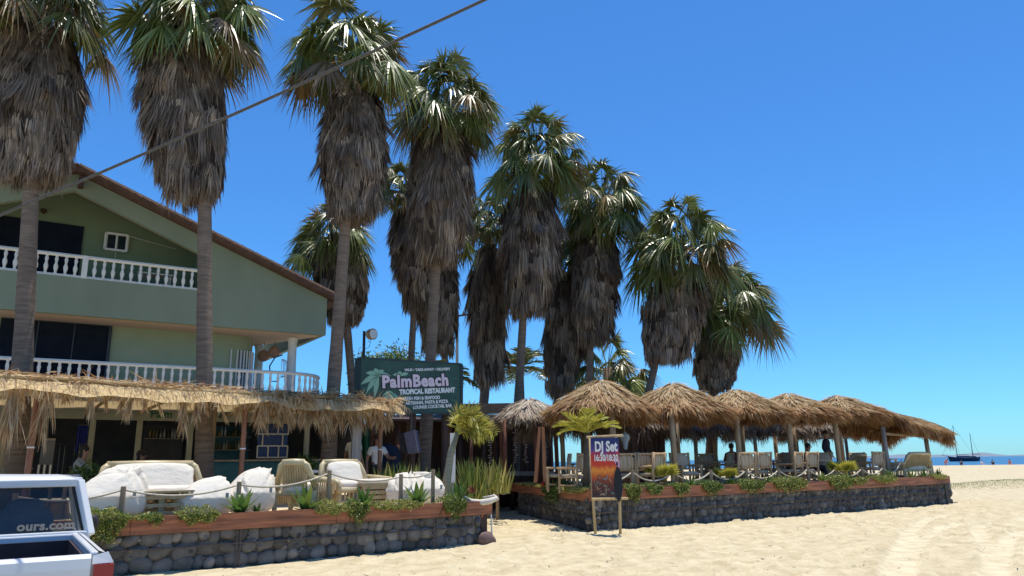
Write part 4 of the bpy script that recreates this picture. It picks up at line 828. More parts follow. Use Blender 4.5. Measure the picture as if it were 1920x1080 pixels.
# ============================================================ DARK WOODEN BEACH BAR between the terraces
BL = Line(tuple(at(735, 850, 25.5)[:2]), tuple(at(1062, 850, 27.5)[:2]))
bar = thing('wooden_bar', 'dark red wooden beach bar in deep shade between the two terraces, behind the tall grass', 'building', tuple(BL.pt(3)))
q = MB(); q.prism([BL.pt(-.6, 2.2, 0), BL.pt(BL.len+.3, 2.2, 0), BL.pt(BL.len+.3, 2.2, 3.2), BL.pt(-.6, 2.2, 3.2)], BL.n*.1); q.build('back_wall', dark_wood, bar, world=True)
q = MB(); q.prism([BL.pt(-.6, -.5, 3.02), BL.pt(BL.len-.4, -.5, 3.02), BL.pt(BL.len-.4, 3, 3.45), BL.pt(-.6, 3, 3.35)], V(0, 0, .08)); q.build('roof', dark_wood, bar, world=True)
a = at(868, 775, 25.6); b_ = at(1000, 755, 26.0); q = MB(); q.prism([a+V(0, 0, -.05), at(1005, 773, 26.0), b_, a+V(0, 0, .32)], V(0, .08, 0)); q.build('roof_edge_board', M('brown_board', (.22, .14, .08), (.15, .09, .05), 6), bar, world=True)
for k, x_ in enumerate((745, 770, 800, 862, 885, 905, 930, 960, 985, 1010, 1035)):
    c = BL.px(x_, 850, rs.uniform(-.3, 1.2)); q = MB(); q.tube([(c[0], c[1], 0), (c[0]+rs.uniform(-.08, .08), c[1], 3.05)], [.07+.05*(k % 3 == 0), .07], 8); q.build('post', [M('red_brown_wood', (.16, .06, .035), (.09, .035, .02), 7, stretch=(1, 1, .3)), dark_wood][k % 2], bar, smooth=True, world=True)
q = MB(); c = BL.px(1000, 870, -.2); q.prism([BL.px(940, 892, -.2), BL.px(1050, 892, -.2), BL.px(1050, 884, -.2), BL.px(940, 884, -.2)], BL.n*.5); q.build('bar_shelf', grey_wood, bar, world=True)
q = MB(); q.prism([V(*BL.px(935, 892, 0)[:2], .8), V(*BL.px(1062, 892, 0)[:2], .8), BL.px(1062, 892, 0), BL.px(935, 892, 0)], BL.n*.06); q.build('bar_front', dark_wood, bar, world=True)
for k, (x_, lab) in enumerate(((942, 'left of the small grey hut'), (966, 'under the left side of the small grey hut'), (984, 'in the middle of the small grey hut'), (1022, 'right of the leaning red posts'), (920, 'just right of the windswept young palm'))):
    t = thing('driftwood_string', 'string of pale driftwood chips hanging '+lab, 'hanging ornament', tuple(BL.px(x_, 790, -.35)), 0, 'driftwood strings of the bar')
    o = BL.px(x_, 785, -.35); q = MB(); q.cyl(o, o-V(0, 0, 1.5), .004, 4); q.build('string', rope_m, t, world=True)
    q = MB()
    for z_ in np.arange(.05, 1.5, .085): q.blob(o-V(rs.uniform(-.05, .05), 0, z_), (rs.uniform(.04, .1), .02, .025), None, 1, .2)
    q.build('chips', M('chips', (.50, .42, .34), (.25, .18, .14), 9), t, world=True)
for k, (x0, x1, lab) in enumerate(((1004, 1012, 'left of the pair'), (1022, 1018, 'right of the pair'))):
    a = at(x0, 905, 22.6); b_ = at(x1, 800, 23.0); q = MB(); q.prism([a-V(.055, 0, 0), a+V(.055, 0, 0), b_+V(.045, 0, 0), b_-V(.045, 0, 0)], V(0, .05, 0))
    tag(q.build('leaning_plank', M('orange_plank', (.36, .16, .07), (.24, .10, .045), 5, stretch=(1, 1, .2))), 'reddish wooden plank leaning upright before the small grey hut, '+lab, 'plank', 'pair of leaning planks')
# dark partition behind the first umbrella
a = RW.px(1168, 850, 5.2); c = RW.px(1240, 850, 5.2); t = thing('wooden_partition', 'dark red timber partition in the shade behind the first umbrella', 'partition', (a[0], a[1], ZR))
for k in range(9): e_ = a+(c-a)*k/8.; q = MB(); q.box(V(e_[0], e_[1], ZR+1.05), (.36, .05, 2.1), RW.ang*-1+pi/2); q.build('board', dark_wood, t, world=True)
# thin hanging lamp, painted bird-like vase left of it
t = thing('hanging_ornament', 'pale wicker ornament hanging beside the banner, before the dark partition', 'ornament', tuple(RW.px(1172, 822, 2.2)))
q = MB(); q.lathe((0, 0, 0), [(.02, .18), (.12, .10), (.15, 0), (.08, -.12), (.05, -.3), (.0, -.34)], 9); q.build('wicker_body', M('pale_wicker', (.45, .5, .52)), t)
q = MB(); q.cyl((0, 0, .18), (0, 0, .8), .006, 4); q.build('cord', rope_m, t)
# covered loudspeaker + round dark blue tank + green tarpaulin
t = thing('covered_speaker', 'dark speaker under a purple grey cloth cover, hanging under the billboard', 'speaker', tuple(at(768, 855, 20.3)))
a = at(752, 852, 20.4); q = MB(); cc = at(768, 830, 20.4)
q.prism([at(757, 812, 20.4), at(776, 806, 20.4), at(783, 848, 20.4), at(765, 851, 20.4)], V(.05, .4, 0)); sp = q.build('cover', M('purple_cover', (.12, .11, .15), (.08, .075, .11), 5), t, world=True)
q = MB(); q.prism([at(747, 813, 20.45), at(757, 812, 20.45), at(765, 851, 20.45), at(752, 848, 20.45)], V(.05, .35, 0)); q.build('side', black_m, t, world=True)
q = MB(); q.cyl(at(770, 808, 20.5), at(772, 770, 20.5), .03, 6); q.build('bracket', iron, t, world=True)
t = thing('dark_tank', 'rounded dark navy tank in the shade left of the covered speaker', 'tank', tuple(at(722, 860, 22.5)))
c = at(724, 850, 22.5); q = MB(); q.lathe((c[0], c[1], ZL), [(0, 0), (.42, 0), (.44, .1), (.44, 1.15), (.36, 1.35), (.12, 1.42), (0, 1.42)], 18); q.build('tank_body', navy_m, t, smooth=True, world=True)
q = MB(); q.lathe((c[0], c[1], ZL+1.42), [(.14, 0), (.14, .05), (0, .06)], 12); q.build('tank_lid', black_m, t, world=True)
t = thing('green_tarpaulin', 'dark green tarpaulin hanging behind the square grey post', 'tarpaulin', tuple(at(690, 860, 22)))
q = MB(); g_ = [at(x_, y_, 22+.08*sin(x_*.5)) for y_ in (800, 850, 888) for x_ in range(678, 722, 4)]; q.add(g_, np.array([[i*11+j, i*11+j+1, (i+1)*11+j+1, (i+1)*11+j] for i in range(2) for j in range(10)])); q.build('cloth', greenp_m, t, world=True)
q = MB(); q.cyl(at(676, 799, 22), at(722, 799, 22), .02, 6); q.build('top_rod', iron, t, world=True)
# white board beside windswept palm
t = thing('white_notice_board', 'narrow white upright board with a small blue print, behind the windswept young palm', 'sign', tuple(at(848, 880, 19.6)))
q = MB(); q.prism([at(843, 905, 19.6), at(853.5, 905, 19.6), at(854, 812, 19.6), at(844, 812, 19.6)], V(0, .05, 0)); q.build('board', white_paint, t, world=True)
q = MB(); q.prism([at(844.5, 852, 19.59), at(853, 852, 19.59), at(853, 838, 19.59), at(844.5, 838, 19.59)], V(0, .008, 0)); q.build('print', M('blue_print', (.05, .12, .22), (.2, .3, .4), 30), t, world=True)
q = MB(); q.cyl(V(*at(849, 905, 19.63)[:2], ZL-.1), at(849, 895, 19.63), .03, 6); q.build('post', grey_wood, t, world=True)

# ============================================================ BILLBOARD
SL = Line(tuple(at(676, 720, 20.2)[:2]), tuple(at(676, 720, 20.2)[:2]+V(sin(radians(59)), cos(radians(59)))*3))
a = SL.px(862, 684); SW = (a-SL.A)@SL.d; z1 = SL.px(676, 671)[2]; z0 = z1-1.44
sign = thing('billboard', 'dark green restaurant billboard with pink and white lettering, above the right end of the pergola', 'sign', tuple(SL.pt(SW/2, 0, 0)))
board_m = M('board_green', (.013, .05, .036), (.028, .088, .062), 2.2, .5)
q = MB(); q.prism([SL.pt(0, 0, z0), SL.pt(SW, 0, z0), SL.pt(SW, 0, z1), SL.pt(0, 0, z1)], SL.n*.16); q.build('board', board_m, sign, world=True)
q = MB()
for z_ in (z0, z1): q.beam(SL.pt(-.06, .08, z_), SL.pt(SW+.06, .08, z_), .2, .05)
q.beam(SL.pt(-.04, .08, z0), SL.pt(-.04, .08, z1), .2, .05); q.beam(SL.pt(SW+.04, .08, z0), SL.pt(SW+.04, .08, z1), .2, .05)
q.build('frame', M('frame_dark', (.015, .03, .03), None, rough=.4), sign, world=True)
for u_ in (.5, SW*.55, SW-.35): q = MB(); q.box(SL.pt(u_, .25, z0/2+.5), (.14, .14, z0+1), -SL.ang+pi/2); q.build('post', dark_wood, sign, world=True)
def leafshape(q, o, ang_, L, wd, b, notch=5):
    d_ = SL.d*cos(ang_)+V(0, 0, sin(ang_)); s_ = -SL.d*sin(ang_)+V(0, 0, cos(ang_)); L_ = np.linspace(0, 1, 9)
    bend = -.35*L_**2*L; up_ = [o+d_*L*t+V(0, 0, 1)*bb+s_*wd*sin(pi*min(t*.95+.04, 1)) for t, bb in zip(L_, bend)]; lo = [o+d_*L*t+V(0, 0, 1)*bb-s_*wd*sin(pi*min(t*.95+.04, 1)) for t, bb in zip(L_, bend)]
    q.add(np.array(up_+lo)-SL.n*b, np.array([[k, k+1, 9+k+1, 9+k] for k in range(8)]))
def sp_(x, y, b=0): return SL.px(x, y, -b)
q = MB(); o = sp_(709, 705, 0)
for a_, L_, w_ in ((2.6, .42, .07), (3.3, .5, .08), (3.9, .45, .07), (1.9, .34, .07), (1.1, .32, .07), (.4, .4, .07), (4.5, .45, .07)): leafshape(q, o, a_, L_, w_, .006)
o = sp_(737, 737, 0)
for a_, L_, w_ in ((3.6, .38, .06), (4.2, .35, .06), (4.8, .42, .07), (5.4, .35, .06), (3.0, .30, .06)): leafshape(q, o, a_, L_, w_, .006)
o = sp_(752, 705, 0)
for a_, L_, w_ in ((2.7, .28, .05), (1.9, .22, .05), (.7, .28, .05)): leafshape(q, o, a_, L_, w_, .006)
q.build('palm_emblem', M('pale_green', (.26, .46, .33)), sign, world=True)
q = MB(); r = np.random.RandomState(5)
for k in range(26):
    o = SL.pt(r.uniform(.2, SW-.2), 0, r.uniform(z0+.2, z1-.25)); leafshape(q, o, r.uniform(0, 6.28), r.uniform(.2, .34), .022, .003)
q.build('faint_leaves', M('faint_green', (.04, .14, .10)), sign, world=True)
ti = radians(4.2); dx = SL.d*cos(ti)+V(0, 0, sin(ti)); up = V(0, 0, cos(ti))-SL.d*sin(ti)
lw = M('letter_pink', (.72, .60, .66)); ld = M('letter_outline', (.05, .015, .03)); lwh = M('letter_white', (.80, .80, .78))  # dark outline printed behind the pink letters
text('lettering', 'PalmBeach', .46, ld, sign, sp_(780, 715, .012), dx, up, .044, sx=.93, space=1.1)
text('lettering', 'PalmBeach', .46, lw, sign, sp_(780, 715, .022), dx, up, .021, sx=.93, space=1.1)
text('lettering', 'TROPICAL RESTAURANT', .185, lwh, sign, sp_(853, 731.5, .014), dx, up, .010, align='RIGHT', sx=.82, space=1.02)
text('lettering', 'WI-FI \u2022 TAKE-AWAY \u2022 DELIVERY', .105, lwh, sign, sp_(844, 692, .014), dx, up, .003, align='RIGHT', sx=.95)
ti = radians(3.6)
text('lettering', 'FRESH FISH & SEAFOOD', .125, lwh, sign, sp_(825, 745, .014), dx, up, .0045, align='RIGHT', sx=.85)
text('lettering', 'ARTISANAL PASTA & PIZZA', .125, lwh, sign, sp_(840, 752.5, .014), dx, up, .0045, align='RIGHT', sx=.85)
text('lettering', 'LOUNGE COCKTAIL BAR', .125, lwh, sign, sp_(847, 760.5, .014), dx, up, .0045, align='RIGHT', sx=.85)

# floodlight on pole
c = at(683, 700, 23.5); t = thing('floodlight', 'round floodlight on a thin black pole behind the left end of the billboard', 'lamp', (c[0], c[1], 0))
top = at(683, 621, 23.5); q = MB(); q.cyl((c[0], c[1], 0), tuple(top), .045, 8); q.build('pole', black_m, t, world=True)
lc = at(696, 627, 23.4); q = MB(); q.beam(top-V(0, 0, .1), lc, .04, .04); q.build('arm', iron, t, world=True)
q = MB(); vs, F = ico(1); q.tube([lc+V(-.1, .1, 0), lc+V(-.04, .02, 0), lc+V(.08, -.08, 0)], [.08, .17, .18], 14); q.build('housing', M('brass_housing', (.40, .30, .18), (.2, .14, .1), 8), t, world=True)
q = MB(); q.tube([lc+V(.075, -.075, 0), lc+V(.095, -.095, 0)], [.15, .14], 14); q.build('lens', white_paint, t, world=True)
q = MB(); q.tube([lc-V(0, 0, .17), lc-V(.05, 0, .4), top-V(0, 0, .6)], .008, 4); q.build('wire', black_m, t, world=True)
# utility pole
c = at(858, 740, 45); t = thing('utility_pole', 'thin grey utility pole between two palm skirts, right of the billboard', 'pole', (c[0], c[1], 0)); tp = at(857, 583, 45)
q = MB(); q.tube([(c[0], c[1], 0), tuple(tp)], [.12, .08], 8); q.build('pole', grey_wood, t, world=True)
q = MB(); q.beam(tp+V(-.2, 0, -.35), tp+V(.9, 0, -.2), .1, .1); q.build('crossarm', dark_wood, t, world=True)
for s_ in (-.15, .4, .8):
    q = MB(); q.lathe(tuple(tp+V(s_, 0, -.27+s_*.1)), [(.06, 0), (.08, .08), (.03, .2), (0, .24)], 8); q.build('insulator', M('ceramic', (.2, .12, .1)), t, world=True)
# overhead cable
a = at(-160, 470, 6.2); b_ = at(1120, -100, 4.6); s_ = np.linspace(0, 1, 60)
q = MB(); pts = a+(b_-a)*s_[:, None]-V(0, 0, 1)*(.10*4*s_*(1-s_)*.5)[:, None]; q.tube(pts, .0115, 8)
tag(q.build('overhead_cable', M('cable', (.10, .095, .09), (.05, .05, .05), 60, .7, .5, stretch=(1, 1, 1)), smooth=True), 'thick grey twisted cable crossing the sky diagonally above the house and palms', 'cable')

# ============================================================ BANNER RACK
L1 = gp(1117, 1003); L2 = gp(1163, 1004); BN = Line(tuple(L1[:2]), tuple(L2[:2]))
t = thing('banner_rack', 'bamboo rack with a red and blue music event banner, standing on sand before the wall', 'banner stand', tuple((L1+L2)/2))
zt = BN.px(1140, 819)[2]; zb_ = BN.px(1140, 936)[2]; uL_ = (BN.px(1110, 860)-BN.A)@BN.d; uR_ = (BN.px(1163, 860)-BN.A)@BN.d
for k, u_ in enumerate((0, BN.len)):
    q = MB(); q.tube([BN.pt(u_, 0, -.1), BN.pt(u_+(-.04 if k == 0 else .02), .02, zb_+.0), BN.pt(u_+(-.07 if k == 0 else -.02), .05, zt+.03)], .032, 8); q.build('upright', bamboo, t, smooth=True, world=True)
for z_, x0, x1 in ((zb_, 1109, 1176), (zt, 1103, 1172)):
    q = MB(); q.tube([BN.px(x0, 900, -.05)*V(1, 1, 0)+V(0, 0, z_), BN.px(x1, 900, -.05)*V(1, 1, 0)+V(0, 0, z_+.02)], .03, 8); q.build('cross_bar', bamboo, t, world=True)
bm_ = bpy.data.materials.new('banner_print'); bm_.use_nodes = True; N = bm_.node_tree.nodes; K = bm_.node_tree.links; bs = N['Principled BSDF']; bs.inputs['Roughness'].default_value = .6
tc = N.new('ShaderNodeTexCoord'); sx_ = N.new('ShaderNodeSeparateXYZ'); K.new(tc.outputs['Generated'], sx_.inputs[0]); nz = N.new('ShaderNodeTexNoise'); nz.inputs['Scale'].default_value = 9; K.new(tc.outputs['Generated'], nz.inputs[0])
ad = N.new('ShaderNodeMath'); ad.operation = 'MULTIPLY_ADD'; K.new(nz.outputs[0], ad.inputs[0]); ad.inputs[1].default_value = .14; K.new(sx_.outputs['Z'], ad.inputs[2])
cr = N.new('ShaderNodeValToRGB'); E_ = cr.color_ramp.elements; E_[0].position = .05; E_[0].color = (.03, .025, .04, 1); E_[1].position = 1.02; E_[1].color = (.015, .03, .14, 1)
for p_, c_ in ((.28, (.12, .03, .02, 1)), (.42, (.50, .09, .02, 1)), (.52, (.85, .30, .03, 1)), (.60, (.60, .05, .02, 1)), (.78, (.55, .03, .03, 1)), (.86, (.10, .06, .28, 1))): x_ = E_.new(p_); x_.color = c_
K.new(ad.outputs[0], cr.inputs[0]); K.new(cr.outputs[0], bs.inputs['Base Color'])
q = MB(); nb_ = 14; g_ = [BN.pt(uL_+(uR_-uL_)*i/nb_, -.10+.012*sin(i*.9+j), zb_+.04+(zt-zb_-.06)*j/8) for j in range(9) for i in range(nb_+1)]
q.add(g_, np.array([[j*15+i, j*15+i+1, (j+1)*15+i+1, (j+1)*15+i] for j in range(8) for i in range(nb_)])); ban = q.build('banner', bm_, t, smooth=True, world=True)
H_ = zt-zb_
text('lettering', 'DJ Set', .32, lwh, t, BN.px(1136, 838, -.125), BN.d, V(0, 0, 1), .012, sx=.66)
text('lettering', '16:30/18:30', .20, lwh, t, BN.px(1136, 859, -.125), BN.d, V(0, 0, 1), .007, sx=.62)
q = MB(); o = BN.px(1159, 905, -.122); hs = np.linspace(0, 1, 12); zz = .78*hs-.42; ww = .10*np.sin(pi*np.clip(hs*.96+.03, 0, 1))**.6
q.add([o-BN.d*w_+V(0, 0, z_) for w_, z_ in zip(ww, zz)]+[o+BN.d*w_+V(0, 0, z_) for w_, z_ in zip(ww, zz)], np.array([[k, k+1, 12+k+1, 12+k] for k in range(11)]))
q.blob(o+V(0, 0, .42), (.04, .004, .05), None, 1, 0); q.build('surfer_silhouette', M('print_black', (.015, .018, .025)), t, world=True)
q = MB(); r = np.random.RandomState(8)
for k in range(60):
    o = BN.px(r.uniform(1113, 1152), r.uniform(892, 928), -.122); a_ = r.uniform(0, 3.14); d_ = BN.d*cos(a_)+V(0, 0, sin(a_)); s_ = -BN.d*sin(a_)+V(0, 0, cos(a_)); L_ = r.uniform(.03, .09)
    q.add([o-d_*L_, o+s_*.012, o+d_*L_, o-s_*.012], np.array([[0, 1, 2, 3]]), tint=r.uniform())
q.build('crowd_print', M('crowd', (.1, .1, .1), ramp=[(0, (.02, .015, .02)), (.5, (.25, .10, .06)), (.8, (.45, .35, .2)), (1, (.05, .35, .40))]), t, world=True)
q = MB(); o = BN.px(1151, 868, -.12); q.add([o+V(0, 0, .1)-BN.d*.02, o+BN.d*.13+V(0, 0, .06), o+BN.d*.13-V(0, 0, .12), o+BN.d*.05-V(0, 0, .06)], np.array([[0, 3, 2, 1]])); q.build('pink_sail', M('pink_print', (.7, .35, .5)), t, world=True)

# ============================================================ BAMBOO SOFA, ARMCHAIRS, BEAN BAGS (near terrace)
bam_big = M('thick_bamboo', (.56, .47, .28), (.44, .35, .19), 5, .42, .1, stretch=(1, 1, 1))
def U(u, b, z): return LW.pt(u, b, z)
def lu(x, y, b): return (LW.px(x, y, b)-LW.A)@LW.d
def lounge(label, name, cen, rz, w_, seatcol=True, slats=False, cat='sofa'):
    """bamboo lounge seat facing local -y"""
    t = thing(name, label, cat, (cen[0], cen[1], ZL), rz)
    h = .92; q = MB(); x = w_/2
    q.tube([(-x-.18, -.10, .42), (-x-.10, .30, .55), (-x+.10, .50, h), (0, .52, h+.015), (x-.10, .50, h), (x+.10, .30, .55), (x+.18, -.1, .42)], .062, 9) if False else None
    q.tube([(-x+.02, .28, .42), (-x+.16, .47, h-.05), (-x+.24, .50, h)], .06, 9); q.tube([(x-.02, .28, .42), (x-.16, .47, h-.05), (x-.24, .50, h)], .06, 9)
    q.tube([(-x+.20, .50, h), (0, .51, h+.01), (x-.20, .50, h)], .065, 9); q.build('back_frame', bam_big, t, smooth=True)
    q = MB(); n = int(w_/.075)
    for k in range(n):
        xx = -x+.16+(w_-.32)*(k+.5)/n; xb = xx*.97; q.cyl((xx, .30, .34), (xb, .50, h-.04), .022, 6)
    q.build('back_slats', bamboo, t)
    for s_ in (-1, 1):
        q = MB(); q.tube([(s_*(x+.02), .42, .60), (s_*(x+.06), 0, .58), (s_*(x+.06), -.46, .55), (s_*(x+.03), -.56, .50), (s_*(x+.02), -.56, .30)], .055, 9); q.build('arm', bam_big, t, smooth=True)
        q = MB()
        for k in range(8): q.cyl((s_*(x+.03), -.5+k*.12, .12), (s_*(x+.04), -.5+k*.12, .55), .016, 5)
        q.build('arm_slats', bamboo, t)
    q = MB(); q.tube([(-x, -.5, .36), (x, -.5, .36)], .055, 9); q.tube([(-x, -.5, .12), (x, -.5, .12)], .04, 9); q.tube([(-x, .35, .34), (x, .35, .34)], .05, 9)
    for k in range(int(w_/.1)): q.cyl((-x+.06+k*.1, -.5, .12), (-x+.06+k*.1, -.5, .36), .02, 6)
    q.build('seat_frame', bam_big, t)
    for s_ in (-1, 1):
        for yy in (-.48, .36): q = MB(); q.cyl((s_*(x-.03), yy, 0), (s_*(x-.03), yy, .4), .05, 8); q.build('leg', bam_big, t)
    if seatcol:
        q = MB(); q.blob((0, -.08, .44), (x-.02, .44, .10), None, 3, .02, p=5); q.build('seat_cushion', canvas, t, smooth=True)
        rot = np.array([[1, 0, 0], [0, cos(-.38), sin(-.38)], [0, -sin(-.38), cos(-.38)]])
        q = MB(); q.blob((0, .30, .66), (x-.22, .09, .29), rot, 3, .025, p=5); q.build('back_cushion', canvas, t, smooth=True)
    return t
rzL = pi/2-LW.ang
u0 = lu(172, 900, 1.55); u1 = lu(402, 890, 1.55); c = U((u0+u1)/2, 1.6, 0); lounge('long bamboo sofa with white cushions facing the beach, crossed by a palm leaf shadow', 'bamboo_sofa', c, rzL, (u1-u0)*.92)
c = U(lu(566, 900, 1.15), 1.15, 0); lounge('bamboo armchair seen from behind with a slatted reddish cane back, between the bean bags', 'bamboo_armchair', c, rzL+2.45, .82, True, True, 'armchair')
c = U(lu(662, 895, 1.9), 1.95, 0); lounge('bamboo armchair with a white cushion facing the sand, right of the slatted armchair', 'bamboo_armchair', c, rzL+.15, 1.25, True, False, 'armchair')
def beanbag(label, cx_, cy_, w_, d_, h, rz, seed, peak=(0, 0)):
    r = np.random.RandomState(seed); vs, F = ico(5); a = vs.copy()
    a = a/(np.abs(a)**3.4).sum(1, keepdims=True)**(1/3.4); z = a[:, 2]; up_ = np.clip(z, 0, 1)
    a[:, 0] *= 1-.38*up_; a[:, 1] *= 1-.50*up_; a[:, 0] += peak[0]*.75*up_**1.3; a[:, 1] += peak[1]*.8*up_; a[:, 2] += .16*up_*a[:, 0]*np.sign(peak[0]+1e-6)
    a[:, 0] *= 1+.07*np.clip(-z, 0, 1)
    wr = 0
    for k in range(9):
        f = r.normal(size=3)*V(3, 3, 5)*(1+k*.35); wr = wr+np.abs(np.sin(vs@f+r.uniform(0, 6)))*.5**(k*.3)
    cre = np.exp(-((vs[:, 0]*r.uniform(-.5, .5)+vs[:, 2]-.35)/.08)**2)*.06
    dis = 0*cre
    for k in range(9):
        f = nrm(r.normal(size=3)*V(1, 1, .6)); o_ = r.uniform(-.5, .8); dd_ = vs@f-o_+.05*np.sin(vs@(r.normal(size=3)*2.5)); ln_ = np.exp(-((vs@nrm(r.normal(size=3))-r.uniform(-.5, .5))/.5)**2); dis = dis+(-.020*np.exp(-(dd_/.06)**2)+.018*np.exp(-((dd_-.12)/.07)**2))*ln_*np.clip(.5+z, 0, 1); a = a*(1+dis[:, None])
    q = MB(); q.add(a*V(w_/2, d_/2, h/2)+V(0, 0, h/2), F)
    t = thing('bean_bag', label, 'bean bag', (cx_, cy_, ZL), rz, 'white bean bags on the near terrace'); q.build('bag', canvas, t, smooth=True)
    q = MB(); q.box((w_*.30, -d_*.515, h*.55), (.05, .012, .09)); q.build('label_tab', M('grey_tab', (.35, .36, .36)), t)
for k, (x_, b_, w_, h, pk, lab) in enumerate(((205, .98, 1.12, .82, (.28, .2), 'large creased white bean bag nearest the pickup, peak leaning right'),
        (384, 1.02, .98, .66, (.3, .2), 'low white bean bag in front of the right end of the long sofa'),
        (469, 1.05, .82, .78, (.25, .1), 'upright white bean bag with a grey tab, left of the slatted armchair'),
        (757, 1.0, .62, .66, (.0, .1), 'white bean bag with a dark handle hole, behind a rope post near the path'),
        (797, 1.35, .72, .68, (-.2, .1), 'white bean bag closest to the path, its peak slumped left'))):
    c = U(lu(x_, 930, b_), b_, 0); beanbag(lab, c[0], c[1], w_, .8, h, rzL+rs.uniform(-.15, .15), 200+k, pk)
# pallet table
c = U(lu(300, 935, .95), 1.02, 0); t = thing('pallet_table', 'low pale pallet table between the two left bean bags, before the long sofa', 'table', (c[0], c[1], ZL), rzL)
for k in range(3): q = MB(); q.box((0, -.28+k*.0, .10+k*.13), (.9, .06, .06)); q.box((0, .28, .10+k*.13), (.9, .06, .06)); q.build('rail', bamboo, t)
for x_ in (-.38, 0, .38): q = MB(); q.box((x_, -.2, .22), (.09, .12, .44)); q.box((x_, .2, .22), (.09, .12, .44)); q.build('block', bamboo, t)
q = MB()
for k in range(6): q.box((0, -.3+k*.12, .455), (1.0, .10, .03))
q.build('tabletop', bamboo, t)
c = U(lu(715, 915, 1.35), 1.5, 0); t = thing('slatted_bench', 'low light wood slatted bench with a white pad, left of the path side bean bags', 'bench', (c[0], c[1], ZL), rzL)
for k in range(4): q = MB(); q.box((0, -.3, .1+k*.1), (1.0, .03, .07)); q.build('slat', bamboo, t)
q = MB(); q.box((0, 0, .46), (1.05, .66, .05)); q.build('seat', bamboo, t); q = MB(); q.blob((0, 0, .52), (.5, .3, .05), None, 3, .02, p=5); q.build('pad', canvas, t, smooth=True)
for a_ in (-.47, .47):
    for b_ in (-.28, .28): q = MB(); q.box((a_, b_, .22), (.06, .06, .44)); q.build('leg', bamboo, t)

# ============================================================ ROPE FENCES
def rope_fence(name, label, tops, zb, sag=.13, rp=.04, rr=.016, drop=.05, extra=None):
    tops = [V(*p_) for p_ in tops]; t = thing(name, label, 'fence', (tops[0][0], tops[0][1], zb))
    for p_ in tops:
        q = MB(); q.tube([(p_[0], p_[1], zb-.15), (p_[0], p_[1], p_[2])], rp, 9); q.build('post', pole_wood, t, world=True)
    P_ = ([V(*extra[0])] if extra and extra[0] is not None else [])+[p_-V(0, 0, drop) for p_ in tops]+([V(*extra[1])] if extra and extra[1] is not None else [])
    for a, b_ in zip(P_[:-1], P_[1:]):
        s_ = np.linspace(0, 1, 15); sg = sag*np.linalg.norm(b_-a)/1.6
        q = MB(); q.tube(a+(b_-a)*s_[:, None]-V(0, 0, 1)*(sg*4*s_*(1-s_))[:, None], rr, 7); q.build('rope', rope_m, t, smooth=True, world=True)
    return t
bf = .52
tl = [LW.px(x_, y_, bf) for x_, y_ in ((30, 925), (232, 912), (449, 903), (618, 882), (752, 889), (812, 880))]
rope_fence('rope_fence', 'rope and round post fence along the near terrace, in front of the bean bags', tl, ZL, .12, .042, .017)
tr = [RW.px(x_, y_, bf) for x_, y_ in ((1185, 881), (1261, 881), (1332, 881), (1398, 879), (1459, 878), (1514, 876), (1566, 876), (1615, 876), (1655, 874))]
e0 = RW.px(1108, 887, bf); rope_fence('rope_fence', 'rope and post fence along the far terrace in front of the umbrella chairs', tr, ZR, .26, .058, .022, .05, (e0, RW.px(1690, 862, bf+.3)))
g0 = gp(933, 975); g1 = at(937, 908, g0[1]); rope_fence('rope_fence', 'tall sand post with a drooping rope at the mouth of the entry path', [V(g0[0], g0[1], g1[2])], 0, .3, .05, .022, .08, (at(868, 926, 20.5), at(952, 922, g0[1]+.6)))
g2 = gp(922, 972); q = MB(); q.tube([(g2[0]-.12, g2[1], -.05), (g2[0]-.12, g2[1], .45), (g2[0]-.13, g2[1], .62)], [.16, .17, .12], 9)
tag(q.build('short_post', grey_wood, smooth=True), 'stubby weathered stump beside the tall sand post at the path mouth', 'post')

# ============================================================ PLANTS
def agave(label, o, R, n, seed, mat=plant_m, tint=.42, W=.075, group=None, name='agave', up=.9, k=4):
    r = np.random.RandomState(seed); a = np.arange(n)*2.4+r.uniform(0, 6); el_ = np.linspace(1.35, .35, n)+r.normal(0, .1, n)*up
    d = np.stack([np.cos(a)*np.cos(el_), np.sin(a)*np.cos(el_), np.sin(el_)], -1); L = R*r.uniform(.8, 1.1, n)
    q = MB(); side = np.stack([-np.sin(a), np.cos(a), 0*a], -1); q.strands(np.broadcast_to(V(*o), (n, 3))+V(0, 0, -.02), d, L, W, .15*L, k, tint=np.clip(tint+r.normal(0, .08, n), 0, 1), side=side, prof=[.55, 1, .95, .6, .03])
    o_ = q.build(name, mat, loc=o); return tag(o_, label, 'plant', group)
zpl = .84
ag = [(150+0, 0, 0)]
for k, (x_, R_, lab) in enumerate(((452, .58, 'large green agave at the planter edge, left of the upright bean bag'), (573, .60, 'large green agave in front of the slatted bamboo armchair'), (681, .52, 'green agave between the two armchairs and the path end bean bags'), (783, .58, 'dark green agave in front of the bean bags nearest the path'))):
    agave(lab, tuple(U(lu(x_, 945, .25), .25, zpl)), R_, 15, 300+k, W=.12, tint=.42)
agave('dense dark green spiky plant beside the windswept young palm trunk', tuple(U(lu(858, 925, .35), .35, zpl)), .62, 34, 310, W=.05, tint=.3, name='spiky_plant', k=4)
agave('small spiky rosette between two agaves on the near planter', tuple(U(lu(655, 945, .2), .2, zpl)), .26, 22, 311, W=.035, tint=.5, name='spiky_plant')
agave('small spiky plant with thin leaves right of the first agave', tuple(U(lu(482, 945, .3), .3, zpl)), .24, 16, 312, W=.05, tint=.22, name='spiky_plant')
agave('dark red leaved small plant on the path side of the near planter', tuple(at(885, 925, 18.6)), .3, 16, 313, M('red_leaf', (.22, .03, .04), (.10, .015, .02), 9), W=.04, name='red_plant')
